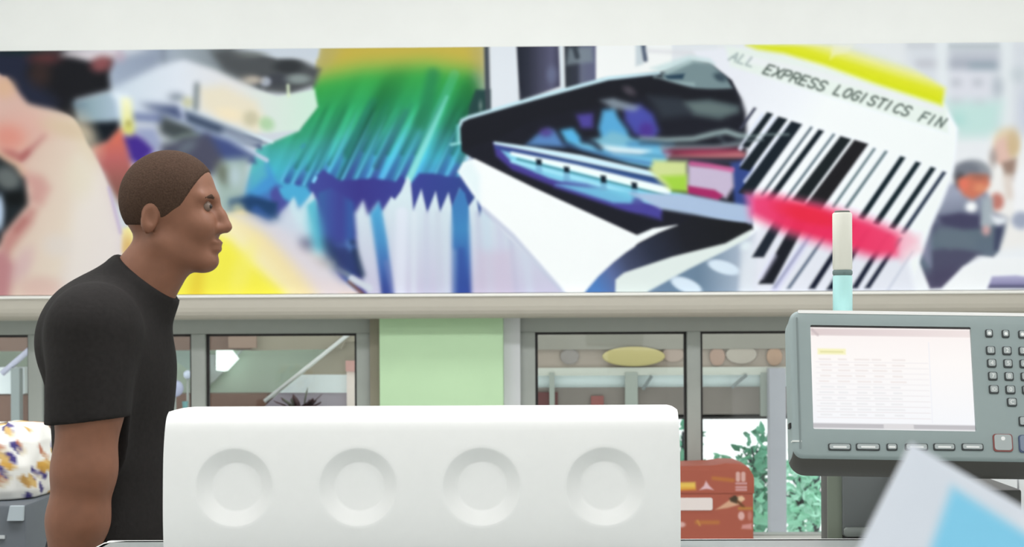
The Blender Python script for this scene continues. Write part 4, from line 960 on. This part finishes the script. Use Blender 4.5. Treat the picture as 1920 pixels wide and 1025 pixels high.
def carton_print(nm, x0, x1, z0, z1, yv, fn, nx=120, nz=60):
    gx_ = np.linspace(x0, x1, nx); gz_ = np.linspace(z1, z0, nz); A, B = np.meshgrid(gx_, gz_)
    pxs = np.linspace(1222, 1414, 200); wx = np.array([X_(p, YB) for p in pxs]); pys = np.linspace(860, 1010, 200); wz = np.array([Z_(p, YB, 1345) for p in pys])[::-1]
    c = Canvas(np.interp(A, wx, pxs), np.interp(B, wz, pys[::-1]), (172,94,76)); fn(c)
    me = grid_me(np.stack([A, np.full_like(A, yv), B], -1)); ink(me, c.C); add(nm, me, print_mat('carton_ink', .6, .3), ct)
def lidfn(c):
    c.poly([(1240,904),(1302,903),(1303,918),(1240,920)], ramp((0,900),(0,920),(0,(216,178,92)),(.5,(236,200,96)),(1,(214,140,50))), 3)
    c.poly([(1310,918),(1318,910),(1322,901),(1328,910),(1336,918),(1323,916)], (226,190,196), 2.2)
    c.line([(1336,896),(1372,900)], 7, (190,122,62), 3, .8)
    for x in (1382,1392): c.line([(x,888),(x,899)], 8, (216,174,166), 2)
    for y in (906,913,918): c.line([(1379,y),(1398,y)], 4, (206,158,158), 2)
def bodyfn(c):
    c.poly([(1340,955),(1358,943),(1374,932),(1390,929),(1394,936),(1384,946),(1362,952)], (216,170,140), 2); c.poly([(1366,934),(1376,928),(1384,934),(1380,944),(1368,940)], (72,60,44), 2.5); c.line([(1382,940),(1392,950)], 5, (110,70,44), 3); c.ell(1388,935,6,4,(230,196,160),2)
    c.line([(1384,953),(1410,953)], 5, (190,140,66), 2.5, .8)
    c.line([(1304,979),(1344,979)], 7, (190,122,66), 3, .8); c.line([(1306,976),(1310,984)], 4, (206,150,84), 2, .8)
    c.ell(1388,967,6,8,(222,178,172),2.2); c.ell(1404,967,4,8,(196,130,118),2.2); c.poly([(1390,984),(1408,981),(1408,992),(1388,991)], (212,150,144), 2.5)
    c.ell(1275,983,8,5,(222,180,174),2.5)
carton_print('lid_print', cx0 + .004, cx1 - .03, zl + .004, cz1 - .03, YB - .0006, lidfn)
carton_print('body_print', cx0 + .006, cx1 - .008, cz0 + .008, zl - .006, YB + .0022, bodyfn)
a, b = at(1250, 933, YB), at(1336, 956, YB)
add('handle_slot', prism_me(rrect(a.x, b.x, b.z, a.z, .008), YB - .002, YB + .004), mat('slot_white', (236,226,222), .6), ct)

# ------------------------------------------------------------------ far left: grey machine with a patterned bag on it
YG = 3.7
gl, gr = X_(-170, YG), X_(48, YG, 960); gz1_ = Z_(946, YG, 20)
gm = thing('grey_machine', ((gl+gr)/2, YG + .25, 0), 'dark grey floor-standing machine at the left edge of the picture', 'machine')
box('machine_body', gl, gr, YG, YG + .5, 0, gz1_, mat('machine_slate', (96,102,108), .5, .35, noise=.02, scale=20), gm, .008)
a, b = at(17, 947, YG), at(47, 975, YG); add('pale_flap', prism_me([(a.x + .006, a.z), (b.x, a.z), (b.x - .002, b.z), (a.x - .002, b.z)], YG - .012, YG - .001, .001), mat('flap_bluegrey', (176,188,194), .4), gm)
a, b = at(-120, 1003, YG), at(10, 1009, YG); box('pull_strip', a.x, b.x, YG - .006, YG - .001, b.z, a.z, mat('strip_pale', (190,196,198), .4), gm)
bx0, bx1 = X_(-96, YG + .1), X_(74, YG + .1, 870); bz0, bz1 = gz1_, Z_(798, YG + .1, 30)
nU, nV = 72, 44; TH, PH = np.meshgrid(np.linspace(0, 2*np.pi, nU), np.linspace(0, 1, nV))
rs = np.interp(PH, [0, .03, .15, .45, .75, .92, .985, 1], [.02, .84, .93, 1.0, .93, .75, .50, .02])
sq_ = lambda t, p: np.sign(t) * np.abs(t) ** p
Gb = np.stack([(bx0+bx1)/2 + (bx1-bx0)/2*rs*sq_(np.cos(TH), .8), YG + .2 + .15*rs*sq_(np.sin(TH), .8), bz0 + (bz1-bz0)*np.interp(PH, [0,.03,.92,1], [0,0,.97,1])], -1)
Gb[..., 0] += .004*np.sin(9*TH)*np.sin(12*PH); Gb[..., 2] += .004*np.sin(5*TH)*PH
c = Canvas(TH * 100, PH * 160, (238,238,232)); c.cx, c.cy = (TH*100).mean(0), (PH*160).mean(1)
g = np.random.default_rng(21)
for k in range(120):
    x, y = g.random()*628, g.random()*160; an = g.choice([35, 40, 48]); L_ = 7 + 8*g.random()
    col = [(58,50,120),(206,158,70),(196,150,80),(186,112,84),(66,56,126),(214,180,110)][k % 6]
    dx, dy = math.cos(math.radians(an))*L_, -math.sin(math.radians(an))*L_*.9
    c.line([(x-dx, y-dy), (x+dx, y+dy)], 9 + 6*g.random(), col, 2.5, .95)
    if k % 3 == 0: c.line([(x-dx+12, y-dy-10), (x+dx*.5+12, y+dy*.5-10)], 8, (216,206,180), 4, .8)
me = grid_me(Gb[::-1]); ink(me, c.C[::-1]); add('patterned_bag', me, print_mat('bag_print', .6, .3), smooth='all', label='white bag printed with navy and ochre flecks on the grey machine', cat='bag')

# ------------------------------------------------------------------ near leaflet, out of focus
YL = .42
fc0, fc1 = X_(1380, YL), X_(2300, YL); FZ = 1.06
cn = thing('front_counter', ((fc0+fc1)/2, .45, 0), 'white counter close to the camera below the leaflet', 'counter')
box('counter_top', fc0, fc1, .32, .6, FZ - .03, FZ, M_TRIM, cn, .004); box('counter_body', fc0 + .02, fc1 - .02, .34, .58, 0, FZ - .03, M_WALL, cn)
ang = math.radians(31); ld_ = Vector((-math.sin(ang), 0, -math.cos(ang))); rd_ = Vector((math.cos(ang), 0, -math.sin(ang)))
apex0 = at(1732, 838, YL + .085); apex = Vector((apex0.x, YL, apex0.z)); LH = (apex.z - FZ - .012) / (math.cos(ang) + math.sin(ang) * .62); LW = LH * .62
NLX, NLY = 90, 140; A, B = np.meshgrid(np.linspace(0, 1, NLX), np.linspace(0, 1, NLY))
bow = .006 * np.sin(np.pi * B)
Gl = np.array(apex)[None, None] + (A*LW)[..., None]*np.array(rd_) + (B*LH)[..., None]*np.array(ld_); Gl[..., 1] += bow + (.30 - .40) * 0 + .42 * (Gl[..., 2] - FZ)
dv = np.stack([Gl[..., 0], Gl[..., 1], Gl[..., 2] - EYE], -1) @ R3
lx_, ly_ = A * 100, B * 160
# artwork of the leaflet: pale sheet with a light blue field
tri = [Vector((p.x, YL, p.z)) for p in (at(1810, 922, YL + .08), at(1776, 1040, YL + .07), at(1740, 1300, YL + .04), at(2300, 1230, YL + .05))]
tl = [((p - apex).dot(rd_)/LW*100, (p - apex).dot(ld_)/LH*160) for p in tri]
c = Canvas(lx_, ly_, (228,232,241)); c.poly([(-5,-5),(40,-5),(22,170),(-5,170)], (212,220,231), 14, .8); c.poly(tl, (132,206,238), 2)
me = grid_me(Gl[::-1]); ink(me, c.C[::-1])
lf = thing('leaflet', (apex.x, YL, FZ), 'blurred white leaflet with light blue field close to the camera', 'leaflet')
add('printed_side', me, print_mat('leaflet_ink', .5, .3), lf, smooth='all')
Gk = Gl.copy(); Gk[..., 1] += .0012; add('back_side', grid_me(Gk[:, ::-1][::-1]), mat('paper_white', (236,238,240), .6), lf, smooth='all')
st = thing('leaflet_stand', (apex.x, YL, FZ), 'small grey leaflet stand on the near counter', 'stand')
low = min(Gl.reshape(-1, 3), key=lambda p: p[2])
box('slot_front', low[0] - .05, low[0] + .05, YL - .02, YL - .003, FZ, FZ + .02, M_ALU, st, .002); box('slot_back', low[0] - .05, low[0] + .05, YL + .006, YL + .024, FZ, FZ + .02, M_ALU, st, .002); box('stand_base', low[0] - .05, low[0] + .05, YL - .003, YL + .006, FZ, FZ + .01, M_ALU, st)
# ------------------------------------------------------------------ walking man (body grown from blended volumes)
YMAN = 2.85
def Bp(px, py, dy=0.0):
    p = at(px, py, YMAN); return np.array((p.x, YMAN + dy, p.z))
def Bq(px, py, dy=0.0):                       # image pixel cast onto the arm's own plane
    p = at(px, py, YMAN + dy); return np.array((p.x, YMAN + dy, p.z))
class Field:
    def __init__(s, lo, hi, h):
        s.lo = np.array(lo, float); s.h = h
        s.n = np.ceil((np.array(hi) - s.lo) / h).astype(int) + 1
        s.ax = [s.lo[i] + h * np.arange(s.n[i]) for i in range(3)]
        s.D = np.full(s.n, .12, np.float32)
    def sub(s, lo, hi):
        sl = tuple(slice(max(0, int((lo[i]-s.lo[i])/s.h)), max(0, min(s.n[i], int((hi[i]-s.lo[i])/s.h)+2))) for i in range(3))
        return sl, np.meshgrid(*[s.ax[i][sl[i]] for i in range(3)], indexing='ij')
    def mix(s, sl, d, k, op):
        A = s.D[sl]; d = d.astype(np.float32)
        if op == 'add':
            h = np.clip(.5 + .5*(A - d)/k, 0, 1); s.D[sl] = A*(1-h) + d*h - k*h*(1-h)
        else:                                 # carve
            d = -d; h = np.clip(.5 - .5*(A - d)/k, 0, 1); s.D[sl] = A*(1-h) + d*h + k*h*(1-h)
    def ell(s, c, r, k=.02, op='add', rot=0.0):
        c = np.array(c, float); r = np.array(r, float); m = r.max() + .07
        sl, (X, Y, Z) = s.sub(c - m, c + m); X = X - c[0]; Y = Y - c[1]; Z = Z - c[2]
        if rot:
            q, w = math.cos(math.radians(rot)), math.sin(math.radians(rot)); X, Z = X*q + Z*w, -X*w + Z*q
        k0 = np.sqrt((X/r[0])**2 + (Y/r[1])**2 + (Z/r[2])**2); k1 = np.sqrt((X/r[0]**2)**2 + (Y/r[1]**2)**2 + (Z/r[2]**2)**2)
        s.mix(sl, k0*(k0-1)/(k1+1e-6), k, op)
    def cone(s, a, b, ra, rb, k=.02, op='add'):
        a, b = np.array(a, float), np.array(b, float); m = max(ra, rb) + .07
        sl, (X, Y, Z) = s.sub(np.minimum(a, b) - m, np.maximum(a, b) + m); e = b - a
        t = np.clip(((X-a[0])*e[0] + (Y-a[1])*e[1] + (Z-a[2])*e[2])/(e@e), 0, 1)
        d = np.sqrt((X-a[0]-t*e[0])**2 + (Y-a[1]-t*e[1])**2 + (Z-a[2]-t*e[2])**2) - (ra + (rb-ra)*t)
        s.mix(sl, d, k, op)
    def chain(s, pts, rad, k=.02):
        for i in range(len(pts)-1): s.cone(pts[i], pts[i+1], rad[i], rad[i+1], k)
    def cut(s, p, n):                         # keep the side the normal points to
        X, Y, Z = np.meshgrid(*s.ax, indexing='ij'); n = np.array(n, float)/np.linalg.norm(n)
        s.D = np.maximum(s.D, -((X-p[0])*n[0] + (Y-p[1])*n[1] + (Z-p[2])*n[2]).astype(np.float32))
    def mesh(s):
        """surface nets"""
        D = s.D; S = D < 0
        c8 = [D[i:D.shape[0]-1+i, j:D.shape[1]-1+j, k:D.shape[2]-1+k] for i in (0,1) for j in (0,1) for k in (0,1)]
        s8 = np.stack([q < 0 for q in c8]).sum(0); act = (s8 > 0) & (s8 < 8)
        idx = np.full(act.shape, -1, np.int64); I = np.argwhere(act); idx[act] = np.arange(len(I))
        P = np.zeros((len(I), 3)); W = np.zeros(len(I)); off = np.array([(i, j, k) for i in (0,1) for j in (0,1) for k in (0,1)])
        val = [q[act] for q in c8]
        for a in range(8):
            for b in range(a+1, 8):
                if abs(off[a]-off[b]).sum() != 1: continue
                va, vb = val[a], val[b]; m = (va < 0) != (vb < 0); t = np.where(m, va/(va-vb+1e-12), 0)
                P += m[:, None]*(off[a] + t[:, None]*(off[b]-off[a])); W += m
        V = s.lo + s.h*(I + P/W[:, None]); F = []
        for ax in range(3):
            u, w = [(1,2),(2,0),(0,1)][ax]
            A = np.take(S, range(S.shape[ax]-1), ax); B = np.take(S, range(1, S.shape[ax]), ax)
            for flip, M in ((0, A & ~B), (1, ~A & B)):
                e = np.argwhere(M); e = e[(e[:, u] > 0) & (e[:, w] > 0) & (e[:, u] < act.shape[u]) & (e[:, w] < act.shape[w])]
                if not len(e): continue
                def g(du, dw):
                    q = e.copy(); q[:, u] += du; q[:, w] += dw; return idx[q[:, 0], q[:, 1], q[:, 2]]
                Q = np.stack([g(-1,-1), g(0,-1), g(0,0), g(-1,0)], 1)
                F.append(Q[:, ::-1] if flip else Q)
        F = np.concatenate(F); F = F[(F >= 0).all(1)]
        return mesh('grown', V, F)
M_SKIN = mat('skin', (130,88,67), .5, .35, noise=.06, scale=40); M_SHIRT = mat('black_cotton', (37,35,34), .85, .15, noise=.12, scale=120, bump=.15)
M_TROU = mat('dark_trousers', (36,36,40), .85, .15, noise=.1, scale=120); M_HAIR = mat('cropped_hair', (72,56,46), .9, .1, noise=.25, scale=300, bump=.4); M_SHOE = mat('black_leather', (30,28,28), .4, .5)
foot0 = Bp(190, 590); foot0[2] = 0
man = thing('person', tuple(foot0), 'person in black short-sleeved t-shirt walking to the right past the mural', 'person')
x0m, x1m = X_(10, YMAN) - .25, X_(470, YMAN) + .1
# skin: head, neck, arms, hands, trunk core
b = Field((x0m, YMAN - .36, .60), (x1m, YMAN + .36, 1.75), .005)
b.chain([Bp(240, 575), Bp(215, 680), Bp(205, 850), Bp(200, 1040)], (.075, .10, .09, .10), .03)
b.cone(Bp(192,616,-.13), Bp(192,616,.13), .045, .045, .04)
b.cone(Bp(312,468), Bp(244,568), .062, .074, .03)                       # neck
b.ell(Bp(318,363), (.093, .077, .086), .02)                             # cranium
b.ell(Bp(290,385), (.062, .066, .070), .03)                             # back of the head
b.ell(Bp(352,425), (.062, .058, .082), .03)                             # face
for sgn in (-1, 1):
    b.cone(Bp(312,458,sgn*.046), Bp(380,488,sgn*.014), .017, .015, .03) # jaw
    b.ell(Bp(384,425,sgn*.036), (.024, .022, .022), .025)               # cheek
    b.cone(Bp(398,371,sgn*.010), Bp(390,373,sgn*.046), .009, .008, .018)# brow
    b.ell(Bp(412,429,sgn*.012), (.011, .009, .009), .008)               # nostril wing
    b.ell(Bp(299,414,sgn*.074), (.017, .011, .031), .008, rot=-10); b.ell(Bp(303,412,sgn*.085), (.010, .008, .018), .006, 'carve')
    b.ell(Bp(404,389,sgn*.032), (.013, .017, .010), .012, 'carve')      # eye socket
b.chain([Bp(402,378), Bp(414,404), Bp(424,425)], (.008, .010, .0125), .012)
b.ell(Bp(389,490), (.021, .024, .017), .02); b.ell(Bp(404,455), (.0145, .024, .008), .006); b.ell(Bp(403,467), (.0145, .021, .0085), .006); b.cone(Bp(418,461,-.02), Bp(418,461,.02), .0028, .0028, .003, 'carve')
def arm(pts, rad, hand_dir, palm_n):
    b.chain(pts, rad, .025); w = np.array(pts[-1]); d = np.array(hand_dir, float); d /= np.linalg.norm(d); n = np.array(palm_n, float); n /= np.linalg.norm(n); sd = np.cross(d, n)
    b.cone(w, w + d*.085, .026, .030, .02)
    for q in (-.026, -.009, .009, .024): b.cone(w + d*.03 + sd*q*.7, w + d*.088 + sd*q, .014, .013, .012)
    for q, L_ in ((-.028, .070), (-.010, .082), (.009, .076), (.026, .060)):
        p0 = w + d*.088 + sd*q; p1 = p0 + d*L_*.45 + n*.006; p2 = p1 + d*L_*.32 + n*.014; p3 = p2 + d*L_*.2 + n*.014
        b.chain([p0, p1, p2, p3], (.0105, .0098, .009, .008), .004)
    t0 = w + d*.025 - sd*.024; b.chain([t0, t0 + d*.03 - sd*.022 + n*.008, t0 + d*.062 - sd*.026 + n*.016], (.014, .012, .0095), .006)
arm([Bq(182,630,-.180), Bq(168,760,-.205), Bq(158,880,-.215), Bq(146,975,-.215), Bq(122,1120,-.205)], (.046, .060, .056, .054, .031), (-.15, .05, -1), (.6, .8, 0))
arm([Bp(190,622,.185), Bp(205,760,.21), Bp(225,870,.215), Bp(290,950,.20), Bp(360,1020,.18)], (.064, .062, .050, .048, .030), (.8, -.05, -.55), (.3, -.8, 0))
body = add('body', b.mesh(), M_SKIN, man, smooth='all')
# t-shirt
t = Field((x0m, YMAN - .40, .70), (x1m, YMAN + .40, 1.55), .006)
t.cone(Bp(258,545), Bp(192,612), .086, .100, .04); t.cone(Bq(180,612,-.15), Bq(190,612,.15), .084, .084, .05)
t.ell(Bp(212,690), (.122, .185, .165), .05); t.ell(Bp(180,640), (.10, .17, .10), .05); t.ell(Bp(212,860), (.112, .165, .20), .06); t.ell(Bp(208,1000), (.116, .170, .14), .05)
t.cone(Bq(172,622,-.185), Bq(162,840,-.207), .080, .078, .04); t.cone(Bp(190,618,.185), Bp(212,800,.212), .080, .072, .04)
sl_, (Xa, Ya, Za) = t.sub(Bp(60, 830, -.40), Bp(262, 600, -.165)); e = Bq(150,790,-.21)
# sleeve hems
zs_, zf = Bq(150, 790, -.21)[2], Bp(245, 770)[2]
Xg, Yg, Zg = np.meshgrid(*t.ax, indexing='ij')
near = (Yg < YMAN - .165); t.D = np.where(near, np.maximum(t.D, (zs_ + .10*(Xg - e[0]) - Zg).astype(np.float32)), t.D)
far = (Yg > YMAN + .165); t.D = np.where(far, np.maximum(t.D, (zf - Zg).astype(np.float32)), t.D)
# neckline: open ring that follows the neck
nk0, nk1 = Bp(262,556), Bp(330,470); nd = (nk1 - nk0)/np.linalg.norm(nk1 - nk0); t.cut(Bp(287,527), -nd)
t.cut((0, 0, .80), (0, 0, 1)); del Xg, Yg, Zg
add('t_shirt', t.mesh(), M_SHIRT, man, smooth='all', label='black short-sleeved t-shirt')
# trousers
q = Field((x0m, YMAN - .30, .02), (x1m, YMAN + .30, 1.02), .008)
hip = foot0 + np.array((.01, 0, .88)); q.ell(hip, (.112, .160, .13), .03)
def leg(sy, knee, ank):
    h = hip + np.array((0, sy*.085, -.06)); k_ = foot0 + np.array((knee[0], sy*.095, knee[1])); a_ = foot0 + np.array((ank[0], sy*.095, ank[1])); q.chain([h, k_, a_], (.098, .070, .058), .05); return a_
a1 = leg(-1, (-.02, .48), (-.20, .12)); a2 = leg(1, (.14, .49), (.20, .10)); q.cut((0, 0, .06), (0, 0, 1))
add('trousers', q.mesh(), M_TROU, man, smooth='all')
for a_, tilt in ((a1, .0), (a2, .0)):
    sh = Field(a_ - np.array((.14, .09, .15)), a_ + np.array((.26, .09, .08)), .006); c_ = np.array((a_[0], a_[1], .0))
    sh.cone(c_ + (-.05, 0, .045), c_ + (.14, 0, .035), .045, .042, .02); sh.cone(c_ + (-.02, 0, .06), c_ + (-.02, 0, .11), .045, .046, .02); sh.cut((0, 0, .002), (0, 0, 1)); add('shoe', sh.mesh(), M_SHOE, man, smooth='all')
# cropped hair cap
hr = Field(Bp(215,450,-.10), Bp(425,270,.10), .004)
hr.ell(Bp(318,363), (.0955, .0795, .0885), .02); hr.ell(Bp(290,385), (.0645, .0685, .0725), .03)
hr.cut(Bp(300,425), (-.55, 0, 1)); hr.cut(Bp(398,312), (-1, 0, .55)); hr.cut(Bp(285,425), (.05, 0, 1))
add('cropped_hair', hr.mesh(), M_HAIR, man, smooth='all')
for sgn in (-1, 1):
    c_ = Bp(393, 389, sgn*.031); add('eye', lathe_me([(.0115*math.sin(a), -.0115*math.cos(a)) for a in np.linspace(.15, math.pi-.15, 9)], c_, 14), mat('eye_white', (120,102,90), .3), man, smooth='all')
    ci = Bp(400, 389, sgn*.0325); add('iris', lathe_me([(.0058*math.sin(a), -.0058*math.cos(a)) for a in np.linspace(.15, math.pi-.15, 7)], ci, 12), mat('iris_dark', (40,28,22), .2), man, smooth='all')
    p0, p1 = Bp(404, 374, sgn*.014), Bp(394, 374, sgn*.050); add('eyebrow', tube_me([p0, (p0+p1)/2 + np.array((.003, 0, .004)), p1], (.004, .005, .003), 8), M_HAIR, man, smooth='all')
